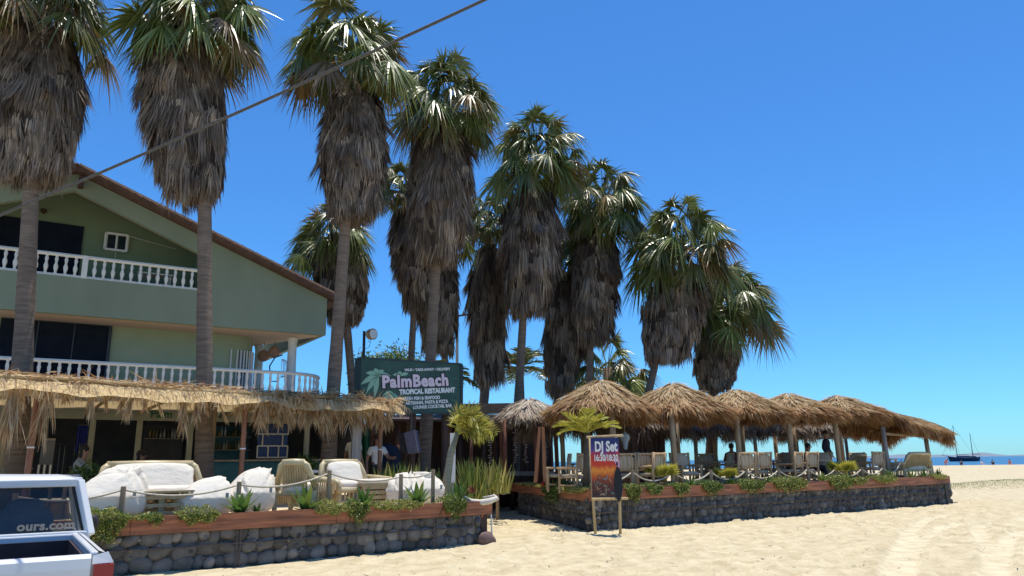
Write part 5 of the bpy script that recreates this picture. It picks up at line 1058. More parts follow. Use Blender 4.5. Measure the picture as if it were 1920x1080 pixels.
agave('small bright red bromeliad before the small grey hut', tuple(at(1019, 912, 22)), .24, 14, 314, M('bright_red_leaf', (.35, .05, .035), (.2, .03, .02), 9), W=.045, name='red_plant')
def trailing(label, ln, u0, u1, ztop, seed, drape=.3, n=1500, tint=.55, hgt=.12, leaf=.035, group='trailing succulents on the planters'):
    r = np.random.RandomState(seed); c = ln.pt((u0+u1)/2, .1, ztop); u = r.uniform(u0, u1, n); w_ = (u1-u0)
    t_ = r.beta(1.1, 1.6, n); env = np.sqrt(np.clip(1-((u-(u0+u1)/2)/(w_/2))**2, 0, 1))*(.6+.4*np.sin(u*11+seed)**2)
    front = r.uniform(size=n) < .62
    z = np.where(front, ztop-drape*t_*env, ztop+hgt*r.uniform(0, 1, n)*env); b_ = np.where(front, -.03-.08*np.sqrt(t_)*r.uniform(.2, 1.2, n), r.uniform(-.06, .42, n))
    o = ln.A+ln.d*u[:, None]+ln.n*b_[:, None]+V(0, 0, 1)*z[:, None]
    q = MB(); q.strands(o, nrm(r.normal(size=(n, 3))+V(0, 0, .35)-ln.n*.4), leaf*r.uniform(.6, 1.5, n), leaf*.55, 0, 2, tint=np.clip(r.normal(tint, .22, n), 0, 1), prof=[.4, 1, .1])
    m = 40; uu = r.uniform(u0, u1, m); q.strands(ln.A+ln.d*uu[:, None]+V(0, 0, 1)*ztop-ln.n*.03, nrm(V(0, 0, -1)+ln.d*r.normal(0, .3, (m, 1))), drape*r.uniform(.4, 1, m), .008, 0, 2, tint=.15)
    return tag(q.build('trailing_plant', plant_m, loc=tuple(c)), label, 'plant', group)
for k, (x0, x1, dr, n, ti_, hg, lab) in enumerate(((140, 240, .50, 4200, .62, .18, 'big yellow green trailing bush spilling over the planter beside the pickup tail light'), (240, 300, .05, 500, .6, .05, 'thin creeping strip of leaves on the planter rim right of the big bush'), (278, 305, .18, 500, .5, .04, 'small tuft hanging over the plank below the pallet table'), (335, 410, .20, 1700, .62, .16, 'yellow green trailing bush below the low bean bag'),
        (590, 650, .16, 1900, .75, .14, 'yellow flowered succulent mat in front of the right bamboo armchair'), (650, 690, .40, 1300, .55, .12, 'trailing plant hanging deepest down the stones between two agaves'), (700, 790, .12, 2400, .75, .10, 'long yellow green mat at the foot of the bean bags by the path'), (830, 872, .44, 1900, .5, .16, 'thick green hanging plant near the path end of the near planter'))):
    trailing(lab, LW, lu(x0, 950, 0), lu(x1, 950, 0), .88, 330+k, dr, n, ti_, hg)
def ru(x, y, b): return (RW.px(x, y, b)-RW.A)@RW.d
for k, (x0, x1, dr, n, ti_, hg, lab) in enumerate(((1172, 1198, .46, 1200, .55, .10, 'narrow hanging plant just right of the banner rack'), (1212, 1240, .26, 700, .5, .10, 'small hanging tuft between the first two posts of the far rope fence'), (1262, 1290, .32, 900, .55, .10, 'hanging tuft below the second umbrella post'), (1316, 1352, .36, 1300, .45, .14, 'green hanging clump left of the third umbrella post'), (1385, 1432, .34, 1700, .5, .14, 'bushy hanging clump below the third umbrella'), (1450, 1512, .40, 2300, .6, .18, 'large yellow green hanging bush below the fourth umbrella'),
        (1555, 1600, .42, 1900, .55, .2, 'wide hanging bush below the standing man in navy'), (1600, 1625, .25, 700, .6, .1, 'small hanging tuft right of the wide bush on the far planter'), (1640, 1682, .22, 1200, .65, .12, 'yellow green low bush left of the slatted bench on the far planter'), (1752, 1776, .14, 700, .75, .1, 'yellow tuft at the beach corner of the far planter'))):
    trailing(lab, RW, ru(x0, 925, 0), ru(x1, 925, 0), .99, 350+k, dr, n, ti_, hg, .045)
trailing('dark green plant hanging over the path side wall left of the banner rack', lnA, lnA.len-3.6, lnA.len-2.1, .99, 370, .55, 2200, .28, .16, .06)
trailing('dry creeping mat on the path side planter rim beside the banner rack', lnA, lnA.len-2.3, lnA.len-.1, .99, 371, .15, 2600, .8, .06, .04)
trailing('sparse dry creeper on the rim of the path side planter', lnA, .2, lnA.len-3.2, .99, 372, .06, 1400, .85, .04, .04)
rp = [(1215, .30, .35, 'blue green agave tuft left of the small fan palm on the far planter'), (1236+60, .42, .3, 'grey green agave between the second and third fence posts'), (1372, .36, .3, 'low agave left of the first framed high back chair'), (1443, .34, .32, 'low agave between two high back chairs'), (1545, .40, .6, 'dry spiky agave below the seated man'), (1595, .38, .6, 'dry spiky plant left of the lone director chair'),
      (1672, .46, .38, 'green strappy plant left of the slatted bench back'), (1714, .42, .40, 'bright green strappy plant in front of the slatted bench'), (1736, .46, .33, 'long leaved agave at the right end of the slatted bench'), (1764, .42, .25, 'dark pointed agave at the beach corner of the far planter'), (1188, .26, .2, 'dark little agave at the foot of the first far fence post')]
for k, (x_, R_, ti_, lab) in enumerate(rp): agave(lab, tuple(RW.pt(ru(x_, 925, .3), .3, .93)), R_, 20, 380+k, W=.055, tint=ti_)
def small_fan(label, pos, R, seed, n=7):
    r = np.random.RandomState(seed); t = thing('small_fan_palm', label, 'plant', tuple(pos)); q = MB(); q.tube([(0, 0, -.05), (0, 0, .12)], [.05, .04], 8); q.build('stem', trunk_m, t)
    q = MB()
    for k in range(n):
        a = k*2.4; d = nrm(V(cos(a)*.6, sin(a)*.6, 1.0)); c = d*R*.5; q.tube([V(0, 0, .05), c], .008, 4, tint=.5); hz = nrm(np.cross(d, V(0, 0, 1))); m = 16; ph = np.linspace(-1.3, 1.3, m)
        dd = np.cos(ph)[:, None]*d+np.sin(ph)[:, None]*hz; q.strands(np.repeat(c[None], m, 0), dd, R*.62, R*.11, .06, 3, tint=np.clip(r.normal(.55, .15, m), 0, 1), prof=[.25, 1, .8, .05], side=np.cross(np.broadcast_to(np.cross(hz, d), dd.shape), dd))
    q.build('fronds', young_m, t)
for x_, b_, R_, lab in ((1243, .75, .75, 'small yellow green fan palm behind the rope, left of the second umbrella chair'), (1362, .6, .6, 'small fan palm behind the rope under the gap of the second and third umbrellas'), (1583, .5, .75, 'small bright fan palm at the foot of the standing man in navy')):
    small_fan(lab, RW.pt(ru(x_, 915, b_), b_, .93), R_, int(x_))
# windswept and upright young palms (yellow)
def young_crown(q, c, fr, r, leaf):
    for (d, L, dr) in fr: pinnate(q, c, V(*d), L, r, droop=dr, leaf=leaf, n=30, wd=.03, tint=.5, hang=.15, updir=V(0, 0, 1), tube_t=.9)
b0 = at(840, 940, 17.6); c1 = at(857, 812, 17.6); t = thing('young_palm', 'young yellow palm bent over to the right with all its fronds swept one way', 'palm tree', (b0[0], b0[1], .8))
q = MB(); q.tube([V(b0[0], b0[1], .75), at(838, 900, 17.6), at(845, 850, 17.6), c1], [.13, .10, .08, .06], 10); q.build('trunk', M('smooth_green_trunk', (.26, .25, .18), (.18, .18, .12), 6, .6, .1, stretch=(1, 1, 6)), t, smooth=True, world=True)
q = MB(); r = np.random.RandomState(5)
for k in range(18):
    a = r.normal(0, .4); el_ = r.uniform(.5, 1.5); pinnate(q, c1+V(0, 0, r.uniform(-.05, .1)), V(cos(el_)*cos(a), .4*sin(a), sin(el_)), r.uniform(.85, 1.25), r, droop=r.uniform(.5, .85)*1.0, leaf=.42, n=30, wd=.032, tint=.4, updir=V(-.4, -.7, .5), hang=.25)
q.build('fronds', young_m, t, world=True)
b0 = at(1099, 925, 19.6); c1 = at(1100, 812, 19.6); t = thing('young_palm', 'young yellow green palm with an upright spreading crown, behind the left edge of the banner', 'palm tree', (b0[0], b0[1], .85))
q = MB(); q.tube([V(b0[0], b0[1], .8), at(1099, 870, 19.6), c1], [.10, .075, .07], 10); q.build('trunk', M('dark_stem', (.12, .09, .06), (.08, .06, .04), 6, .7, .2, stretch=(1, 1, 6)), t, smooth=True, world=True)
q = MB(); r = np.random.RandomState(6)
for k in range(15):
    a = k*2.4; el_ = r.uniform(.15, 1.25); pinnate(q, c1, V(cos(el_)*cos(a), cos(el_)*sin(a)*.8, sin(el_)), r.uniform(.8, 1.12), r, droop=r.uniform(.25, .5), leaf=.36, n=28, wd=.03, tint=.6, hang=.1)
q.build('fronds', young_m, t, world=True)
def sans(label, x0, x1, Y, zb, h, n, seed, ti_=.6):
    r = np.random.RandomState(seed); a = at(x0, 900, Y); b_ = at(x1, 900, Y+.5); o = V(a[0], a[1], zb)+(V(b_[0], b_[1], zb)-V(a[0], a[1], zb))*r.uniform(0, 1, n)[:, None]+r.normal(size=(n, 3))*V(.05, .25, 0)
    q = MB(); q.strands(o, nrm(V(0, 0, 1)+r.normal(size=(n, 3))*V(.2, .2, 0)), h*r.uniform(.6, 1.1, n), .055, -.02, 3, tint=np.clip(r.normal(ti_, .18, n), 0, 1), prof=[.6, 1, .9, .05])
    return tag(q.build('snake_plant', plant_m, loc=tuple((V(a[0], a[1], zb)+V(b_[0], b_[1], zb))/2)), label, 'plant')
sans('stand of upright snake plants with pale tips behind the path end bean bags', 716, 786, 18.6, .8, .85, 150, 400)
sans('tall stand of snake plants right of the windswept young palm', 866, 908, 20.6, .6, 1.15, 130, 401, .62)
sans('drier looking snake plants in front of the left hut post', 908, 950, 21.5, .8, .95, 90, 402, .8)
sans('low snake plants and dry stalks under the billboard posts', 800, 835, 19.5, .8, .7, 45, 403, .3)
# potted shrubs in the shade of the near terrace
for k, (x_, y_, Y, R_, lab) in enumerate(((571, 880, 18.8, .34, 'bushy potted shrub in the shade behind the slatted armchair'), (160, 905, 14.6, .35, 'leafy shrub in the shade between the pickup and the long sofa'))):
    r = np.random.RandomState(410+k); c = at(x_, y_, Y); t = thing('potted_shrub', lab, 'plant', (c[0], c[1], ZL)); q = MB(); q.lathe((c[0], c[1], ZL), [(0, 0), (.16, 0), (.2, .3), (.18, .3), (.16, .26), (0, .26)], 12); q.build('pot', M('terracotta', (.3, .13, .08)), t, world=True)
    n = 900; o = r.normal(size=(n, 3)); o = o/np.linalg.norm(o, axis=1, keepdims=True)*r.uniform(.3, 1, (n, 1))*R_+V(c[0], c[1], c[2]+.05)
    q = MB(); q.strands(o, nrm(r.normal(size=(n, 3))), .09, .045, .02, 2, tint=r.uniform(.1, .6, n), prof=[.3, 1, .1]); q.tube([(c[0], c[1], ZL+.25), (c[0], c[1], c[2])], .02, 5, tint=.1); q.build('leaves', plant_m, t, world=True)

# ============================================================ HIGH BACK CHAIRS, TABLES (far terrace)
def make_chair(label, group):
    t = thing('wooden_armchair', label, 'chair', (0, 0, 0), 0, group); w_ = .31
    for s_ in (-1, 1):
        q = MB(); q.tube([(s_*w_, .34, 0), (s_*w_, .30, .5), (s_*w_, .36, 1.02)], .036, 8); q.build('back_post', furn_wood, t, smooth=True)
        q = MB(); q.cyl((s_*w_, -.28, 0), (s_*w_, -.28, .62), .034, 8); q.build('leg', furn_wood, t)
        q = MB(); q.tube([(s_*w_, -.33, .63), (s_*w_, .33, .65)], .032, 8); q.build('arm', furn_wood, t)
    q = MB()
    for z_ in (.18, .38): q.cyl((-w_, -.28, z_), (w_, -.28, z_), .022, 6); q.cyl((-w_, .31, z_), (w_, .31, z_), .022, 6)
    for s_ in (-1, 1): q.cyl((s_*w_, -.28, .2), (s_*w_, .32, .2), .022, 6)
    q.cyl((-w_-.03, .35, .98), (w_+.03, .35, .98), .03, 8); q.cyl((-w_, .31, .55), (w_, .31, .55), .025, 8); q.build('rails', furn_wood, t)
    q = MB()
    for k in range(4): q.box((-.195+k*.13, .345, .765), (.035, .02, .42))
    q.build('back_slats', furn_wood, t)
    q = MB(); q.blob((0, .315, .76), (.27, .035, .20), None, 2, .01, p=6); q.build('back_cushion', cushion, t, smooth=True)
    q = MB(); q.blob((0, -.02, .43), (.29, .30, .05), None, 2, .02, p=5); q.build('seat_cushion', cushion, t, smooth=True)
    return t
proto = None; GC = 'high back wooden chairs on the far terrace'; rzR = pi/2-RW.ang
chairs = [(1078, 1.35, .25, 'wooden high back chair left of the banner, turned toward the young palm'), (1163, 1.4, -.3, 'wooden high back chair half hidden behind the banner'), (1192, 1.35, .15, 'wooden high back chair just right of the banner with open slats'), (1287, 1.35, 2.9+pi-3.14, 'wooden chair with a beige cushioned back beside the second umbrella post'), (1352, 3.0, .4, 'shaded wooden chair behind the small fan palm under the third umbrella gap'), (1418, 1.15, 0, 'wooden chair seen square from behind, right of the third umbrella post'), (1462, 1.7, 1.2, 'wooden chair turned sideways beside the fourth umbrella post'), (1508, 1.15, .05, 'wooden chair seen from behind below the seated man'),
          (1634, 1.35, -.1, 'lone wooden chair between the small fan palm and the canopy post'), (1228, 3.4, .8, 'shaded chair deep under the first umbrella'), (1320, 3.6, -.6, 'shaded chair behind the cushioned chair of the second umbrella'), (1385, 4.0, 2.6, 'shaded chair in the back under the third umbrella'), (1445, 4.0, .9, 'shaded chair in the back beside the fourth umbrella'), (1548, 2.1, 2.4, 'shaded chair beside the trousers of the standing man'), (1045, 2.6, 1.0, 'dark shaded chair by the small grey hut'), (1600, 3.6, -.4, 'shaded seat behind the bright small fan palm'), (1500, 4.2, 1.6, 'shaded chair back row under the fourth umbrella'), (1125, 3.2, .7, 'shaded chair behind the banner rack'), (1216, .98, .3, 'sunlit wooden chair close behind the rope, right of the pair by the banner'), (1388, .98, -.2, 'sunlit wooden chair close behind the rope, beside the third umbrella post'), (1480, .98, .25, 'sunlit wooden chair close behind the rope, beside the fourth umbrella post')]
for k, (x_, b_, rz_, lab) in enumerate(chairs):
    c = RW.pt(ru(x_, 880, b_), b_, ZR); rr_ = rzR+pi+rz_ if False else rzR+pi+rz_
    if proto is None: proto = make_chair(lab, GC); proto.location = c; proto.rotation_euler = (0, 0, rr_); continue
    dup(proto, c, rr_, lab)
def make_table(label, group, mat):
    t = thing('square_table', label, 'table', (0, 0, 0), 0, group)
    q = MB(); q.box((0, 0, .73), (.8, .8, .05)); q.build('tabletop', mat, t)
    for a_ in (-.33, .33):
        for b_ in (-.33, .33): q = MB(); q.cyl((a_, b_, 0), (a_, b_, .71), .035, 7); q.build('leg', furn_wood, t)
    return t
tb = None
for x_, b_, rz_, lab in ((1240, 2.3, .2, 'square wooden table under the first umbrella'), (1345, 2.2, .1, 'square wooden table between the second and third umbrella posts'), (1440, 2.4, .3, 'square wooden table under the third umbrella'), (1530, 1.7, .0, 'square wooden table in front of the standing man'), (1105, 2.3, .1, 'square wooden table behind the upright young palm'), (1660, 3.2, .2, 'square table in shade behind the canopy post')):
    c = RW.pt(ru(x_, 880, b_), b_, ZR)
    if tb is None: tb = make_table(lab, 'wooden tables on the far terrace', furn_wood); tb.location = c; tb.rotation_euler = (0, 0, rzR+rz_)
    else: dup(tb, c, rzR+rz_, lab)
tn = None
for x_, b_, lab in ((110, 3.0, 'small white table in shade right above the pickup cab'), (330, 3.6, 'small white table with glasses behind the long sofa'), (600, 3.2, 'small white table behind the two bamboo armchairs')):
    c = U(lu(x_, 900, b_), b_, ZL)
    if tn is None: tn = make_table(lab, 'tables on the near terrace', white_paint); tn.location = c
    else: dup(tn, c, .3, lab)
rr = np.random.RandomState(3)
for k in range(7):
    c = U(lu(330, 900, 3.6), 3.6, ZL+.757)+V(rr.uniform(-.3, .3), rr.uniform(-.3, .3), 0); q = MB(); q.lathe((0, 0, 0), [(.03, 0), (.035, .01), (.006, .02), (.006, .09), (.035, .12), (.03, .2), (.028, .2), (.03, .12), (0, .1)], 8)
    o = q.build('drinking_glass', M('clear_glass', (.8, .85, .88), None, rough=.05, trans=.8) if k == 0 else MATS['clear_glass'], smooth=True); o.location = c; tag(o, 'stemmed glass on the white table behind the long sofa', 'glass', 'glasses on the white table')
# slatted bench backs
c = RW.pt(ru(1708, 880, 1.0), 1.1, 0); b1 = lounge('wide wooden bench with grey slatted back at the beach end of the far terrace', 'slatted_sofa', c, rzR+pi, 1.75, True, True, 'bench'); b1.location.z = ZR
c = RW.pt(ru(1592, 880, 3.2), 3.2, 0); b2 = lounge('dark shaded lounge seat behind the small fan palm, its back against the sea', 'slatted_sofa', c, rzR+pi, 1.2, False, True, 'bench'); b2.location.z = ZR

# ============================================================ PEOPLE
def skin_mesh(name, verts, edges, radii, mat, parent, sub=2, root=0):
    me = bpy.data.meshes.new(name); me.from_pydata([tuple(v) for v in verts], edges, []); ob = bpy.data.objects.new(name, me); COL.objects.link(ob)
    md = ob.modifiers.new('Skin', 'SKIN'); md.use_smooth_shade = True
    for i, r_ in enumerate(radii):
        sv = me.skin_vertices[0].data[i]; sv.radius = (r_, r_) if not isinstance(r_, tuple) else r_; sv.use_root = (i == root)
    ms = ob.modifiers.new('Sub', 'SUBSURF'); ms.levels = sub; ms.render_levels = sub
    dg = bpy.context.evaluated_depsgraph_get(); m2 = bpy.data.meshes.new_from_object(ob.evaluated_get(dg)); bpy.data.objects.remove(ob)
    m2.materials.clear(); m2.materials.append(mat)
    for p_ in m2.polygons: p_.use_smooth = True
    o = bpy.data.objects.new(name, m2); COL.objects.link(o); o.parent = parent; return o
def person(label, pos, rz, J, shirt, trousers, skin=skin_m, hair=hair_m, sleeves='long', hairlen=0, sc=1.0, group=None, legs=True, shorts=False):
    """J: joint positions (local, facing -y): pelvis chest neck head, elbow/hand L R, knee/foot L R"""
    t = thing('person', label, 'person', tuple(pos), rz, group); J = {k: V(*v)*sc for k, v in J.items()}
    sh = {s: J['chest']+V((1 if s == 'L' else -1)*.17, 0, .10)*sc for s in 'LR'}; hip = {s: J['pelvis']+V((1 if s == 'L' else -1)*.09, 0, -.04)*sc for s in 'LR'}
    vs = [J['pelvis'], (J['pelvis']+J['chest'])/2, J['chest'], J['chest']+V(0, 0, .13)*sc, J['neck'], J['head']-V(0, -.01, .05)*sc, J['head']+V(0, 0, .03)*sc, J['head']+V(0, .01, .10)*sc]
    es = [(0, 1), (1, 2), (2, 3), (3, 4), (4, 5), (5, 6), (6, 7)]; rd = [(.145, .10), (.13, .095), (.155, .105), (.10, .07), (.055, .055), (.066, .075), (.078, .092), (.05, .06)]
    for s in 'LR':
        e, h = J['elbow'+s], J['hand'+s]; i = len(vs); hd = nrm(h-e)
        sideways = nrm(np.cross(hd, V(0, 1, 0.01))); vs += [sh[s], e, h, h+hd*.06*sc]; es += [(3, i), (i, i+1), (i+1, i+2), (i+2, i+3)]; rd += [.065, .045, .03, (.04, .02)]
        for f in range(4):
            b_ = h+hd*.08*sc+sideways*(f-1.5)*.02*sc; j = len(vs); L_ = (.07, .085, .08, .06)[f]*sc
            vs += [b_, b_+hd*L_*.55, b_+hd*L_+V(0, -.012, 0)]; es += [(i+3, j), (j, j+1), (j+1, j+2)]; rd += [.0095, .009, .0075]
        j = len(vs); th_ = h+hd*.03*sc-sideways*.035*sc; vs += [th_, th_+nrm(hd-sideways)*.05*sc]; es += [(i+2, j), (j, j+1)]; rd += [.011, .009]
        if legs:
            k, ft = J['knee'+s], J['foot'+s]; i = len(vs); vs += [hip[s], k, ft, ft+V(0, -.13, -.03)*sc]; es += [(0, i), (i, i+1), (i+1, i+2), (i+2, i+3)]; rd += [.09, .06, .042, (.04, .03)]
    rd = [tuple(q*sc for q in r_) if isinstance(r_, tuple) else r_*sc for r_ in rd]
    body = skin_mesh('body', vs, es, rd, skin, t)
    hc = J['head']+V(0, 0, .03)*sc
    q = MB(); q.blob(hc+V(0, .022, .035)*sc, (.088*sc, .098*sc, .10*sc), None, 3, .03)
    if hairlen: q.blob(hc+V(0, .06, -.08)*sc, (.08*sc, .05*sc, .15*sc), None, 2, .05)
    q.build('hair', hair, t, smooth=True)
    q = MB(); q.blob(hc+V(0, -.10, -.015)*sc, (.014*sc, .02*sc, .024*sc), None, 1, 0); 
    for s_ in (-1, 1): q.blob(hc+V(s_*.085, .01, -.01)*sc, (.012*sc, .022*sc, .032*sc), None, 1, 0)
    q.build('face_features', skin, t, smooth=True)
    q = MB()
    for s_ in (-1, 1): q.blob(hc+V(s_*.032, -.087, .01)*sc, (.011*sc, .008*sc, .007*sc), None, 1, 0)
    q.blob(hc+V(0, -.090, -.052)*sc, (.022*sc, .007*sc, .005*sc), None, 1, 0); q.build('eyes_and_mouth', black_m, t, smooth=True)
    if shirt:
        vs = [J['pelvis']+V(0, 0, -.02), (J['pelvis']+J['chest'])/2, J['chest'], J['chest']+V(0, 0, .135)*sc, J['neck']-V(0, 0, .03)*sc]; es = [(0, 1), (1, 2), (2, 3), (3, 4)]; rd = [(.165, .125), (.155, .12), (.18, .13), (.12, .09), (.075, .075)]
        for s in 'LR':
            e, h = J['elbow'+s], J['hand'+s]; i = len(vs); vs += [sh[s], e if sleeves == 'long' else sh[s]*.35+e*.65]; es += [(3, i), (i, i+1)]; rd += [.083, .066]
            if sleeves == 'long': vs.append(e*.12+h*.88); es.append((i+1, i+2)); rd.append(.048)
        skin_mesh('shirt', vs, es, [tuple(q*sc for q in r_) if isinstance(r_, tuple) else r_*sc for r_ in rd], shirt, t)
    if trousers and legs:
        vs = [J['pelvis']+V(0, 0, .03)]; es = []; rd = [(.155, .12)]
        for s in 'LR':
            k, ft = J['knee'+s], J['foot'+s]; i = len(vs); vs += [hip[s], k if not shorts else hip[s]*.3+k*.7]; es += [(0, i), (i, i+1)]; rd += [.105, .075]
            if not shorts: vs.append(k*.08+ft*.92); es.append((i+1, i+2)); rd.append(.058)
        skin_mesh('trousers', vs, es, [tuple(q*sc for q in r_) if isinstance(r_, tuple) else r_*sc for r_ in rd], trousers, t)
    return t
def standing(**k):
    J = dict(pelvis=(0, 0, .95), chest=(0, 0, 1.28), neck=(0, 0, 1.50), head=(0, -.02, 1.62), elbowL=(.27, .03, 1.12), elbowR=(-.27, .03, 1.12), handL=(.28, -.08, .87), handR=(-.28, -.08, .87), kneeL=(.11, -.01, .50), kneeR=(-.11, -.01, .50), footL=(.12, .02, .08), footR=(-.12, .02, .08)); J.update(k); return J
def sitting(**k):
    J = dict(pelvis=(0, .12, .52), chest=(0, .14, .86), neck=(0, .10, 1.08), head=(0, .06, 1.20), elbowL=(.26, .0, .72), elbowR=(-.26, .0, .72), handL=(.14, -.28, .72), handR=(-.14, -.28, .72), kneeL=(.13, -.38, .52), kneeR=(-.13, -.38, .52), footL=(.14, -.38, .08), footR=(-.14, -.38, .08)); J.update(k); return J
m = RW.px(1547, 808, 2.45); person('man in navy long sleeved shirt and beige trousers standing on the far terrace', (m[0], m[1], ZR), rzR+.3, standing(elbowL=(.31, .05, 1.14), handL=(.36, -.06, .90), elbowR=(-.31, .03, 1.14), handR=(-.33, -.10, .90)), navy_m, beige_m, skin_m, sc=(m[2]-ZR)/1.75)
m = RW.px(1519, 835, 1.9); person('man in a blue grey shirt seated just left of the standing man in navy', (m[0], m[1], ZR), rzR+.9, sitting(), M('blue_grey_shirt', (.12, .15, .22), (.09, .11, .17), 8), navy_m, skin_m, sc=.98)
m = RW.px(1424+58, 842, 3.3); person('distant seated guest in dark clothes under the fourth umbrella', (m[0], m[1], ZR), rzR+pi, sitting(), black_m, navy_m, skin_m)
m = RW.px(1372, 845, 3.5); person('seated guest with a red top in the shade under the third umbrella', (m[0], m[1], ZR), rzR+2.2, sitting(), M('dull_red_shirt', (.25, .05, .06)), navy_m, skin_m)
m = at(1655, 840, 50); person('distant bather walking on the beach in red trunks, seen left of the canopy post', (m[0], m[1], sand_z(m[0], m[1])), 1.2, standing(kneeL=(.1, -.15, .5), footL=(.1, -.05, .08), footR=(-.1, .2, .1)), None, pink_m, skin_l, shorts=True, sc=1.03)
m = at(165, 850, 16.2); person('dark haired person in a grey top seated in profile behind the long sofa', (m[0], m[1], ZL), rzL+1.35, sitting(elbowL=(.22, -.1, .75), handL=(.1, -.3, .85)), M('grey_top', (.35, .36, .38)), navy_m, M('mid_skin', (.42, .22, .15)), hairlen=1)  # skin tone between the two shared ones
m = at(664, 825, 20.5); person('person in a white short sleeved shirt standing behind the square grey post', (m[0], m[1], ZL), 2.6, standing(), wshirt_m, black_m, skin_m, sleeves='short')
m = at(706, 835, 20.6); person('person in a loose white shirt standing behind the right reddish pergola post', (m[0]+.02, m[1], ZL-.12), .4, standing(elbowL=(.30, -.1, 1.15), handL=(.36, -.3, 1.15)), wshirt_m, black_m, skin_m, sleeves='short')
m = at(272, 850, 17.5); person('dark haired person seated low in the shade behind the white table of glasses', (m[0], m[1], ZL-.1), 1.9, sitting(), black_m, black_m, skin_m, hairlen=1)
for k, (x_, y_, Y, drop, mt, lab) in enumerate(((1892, 856, 122, .75, pink_m, 'sunbather in a red swimsuit on the beach crest, rightmost of the people by the water'), (1772, 864, 118, .95, pink_m, 'bather stooping by the water under the bow of the moored boat'), (1803, 867, 121, 1.25, navy_m, 'dark haired swimmer head just above the sand crest below the main mast'), (1842, 865, 121, 1.2, wshirt_m, 'person in a white top low on the crest right of the moored boat'), (1861, 868, 121, 1.3, black_m, 'dark clad person low on the sand crest, between the boat and the sunbather'))):
    m = at(x_, y_, Y); z_ = float(sand_z(m[0], Y))
    person(lab, (m[0], m[1], z_ if k == 0 else z_-.1), [0, 1.3, 2, .5, 3][k], sitting() if k in (0, 2, 3, 4) else standing(chest=(0, -.15, 1.15), neck=(0, -.3, 1.25), head=(0, -.4, 1.25), handL=(.2, -.4, .6), handR=(-.2, -.4, .6), elbowL=(.25, -.3, .9), elbowR=(-.25, -.3, .9)), mt, mt, skin_l, sleeves='short', sc=1.0)

# ============================================================ MOORED BOAT
c = at(1809, 866, 330); bt = thing('sailing_boat', 'dark blue two masted sailing boat moored off the beach, sails furled', 'boat', (c[0], 330, -.35), 0)
L_ = 14.; sx1 = np.linspace(-1, 1, 15); q = MB(); vs = []
for s_ in sx1:
    w_ = 1.9*(1-abs(s_)**2.6)+.08; dk_ = 1.5+.7*max(0, -s_)**2+.35*max(0, s_)**2; x_ = s_*L_/2
    vs += [(x_*1.0, -w_, dk_), (x_*.93, -w_*.8, .2), (x_*.9, 0, -.4), (x_*.93, w_*.8, .2), (x_*1.0, w_, dk_)]
q.add(vs, np.array([[i*5+j, (i+1)*5+j, (i+1)*5+j+1, i*5+j+1] for i in range(14) for j in range(4)])); q.add([vs[i*5] for i in range(15)]+[vs[i*5+4] for i in range(14, -1, -1)], [list(range(30))])
q.build('hull', M('hull_blue', (.012, .03, .07), None, rough=.4), bt)
q = MB(); q.box((-.5, 0, 1.9), (4.4, 1.9, .8)); q.box((3.6, 0, 1.85), (2.2, 1.7, .6)); q.build('cabin', M('cabin_grey', (.12, .14, .18)), bt)
for nm_, x_, h_ in (('mast', -2.9, 15.2), ('mast', 3.9, 11.8)):
    q = MB(); q.tube([(x_, 0, 1.4), (x_, 0, h_)], [.16, .09], 7); ms_ = q.build(nm_, dark_wood, bt)
    q = MB(); q.tube([(x_, 0, 2.8), (x_+4.2 if x_ < 0 else x_+3, 0, 2.9)], [.17, .12], 7); q.build('boom', grey_wood, ms_)
q = MB()
for a, b_ in (((-2.9, 0, 15), (-9.3, 0, 2.3)), ((-2.9, 0, 15), (3.9, 0, 3.0)), ((3.9, 0, 11.6), (6.9, 0, 2)), ((-2.9, 0, 11), (-2.5, -1.8, 1.6))): q.cyl(a, b_, .035, 4)
q.cyl((-6.5, 0, 2.2), (-9.4, 0, 2.5), .08, 5); q.build('rigging', black_m, bt)
# metal frame (goal like) standing on the beach behind the standing man
a = at(1497, 862, 45); b_ = at(1590, 862, 45); za = at(1497, 822, 45)[2]; t = thing('metal_frame', 'dark rectangular metal frame standing on the beach behind the seated man', 'frame', (a[0], 45, .3))
q = MB(); q.cyl((a[0], 45, .1), (a[0], 45, za), .09, 6); q.cyl((b_[0], 45, .1), (b_[0], 45, za), .09, 6); q.build('upright', black_m, t, world=True)
q = MB(); q.cyl((a[0], 45, za), (b_[0], 45, za), .07, 6); q.build('cross_bar', black_m, t, world=True)

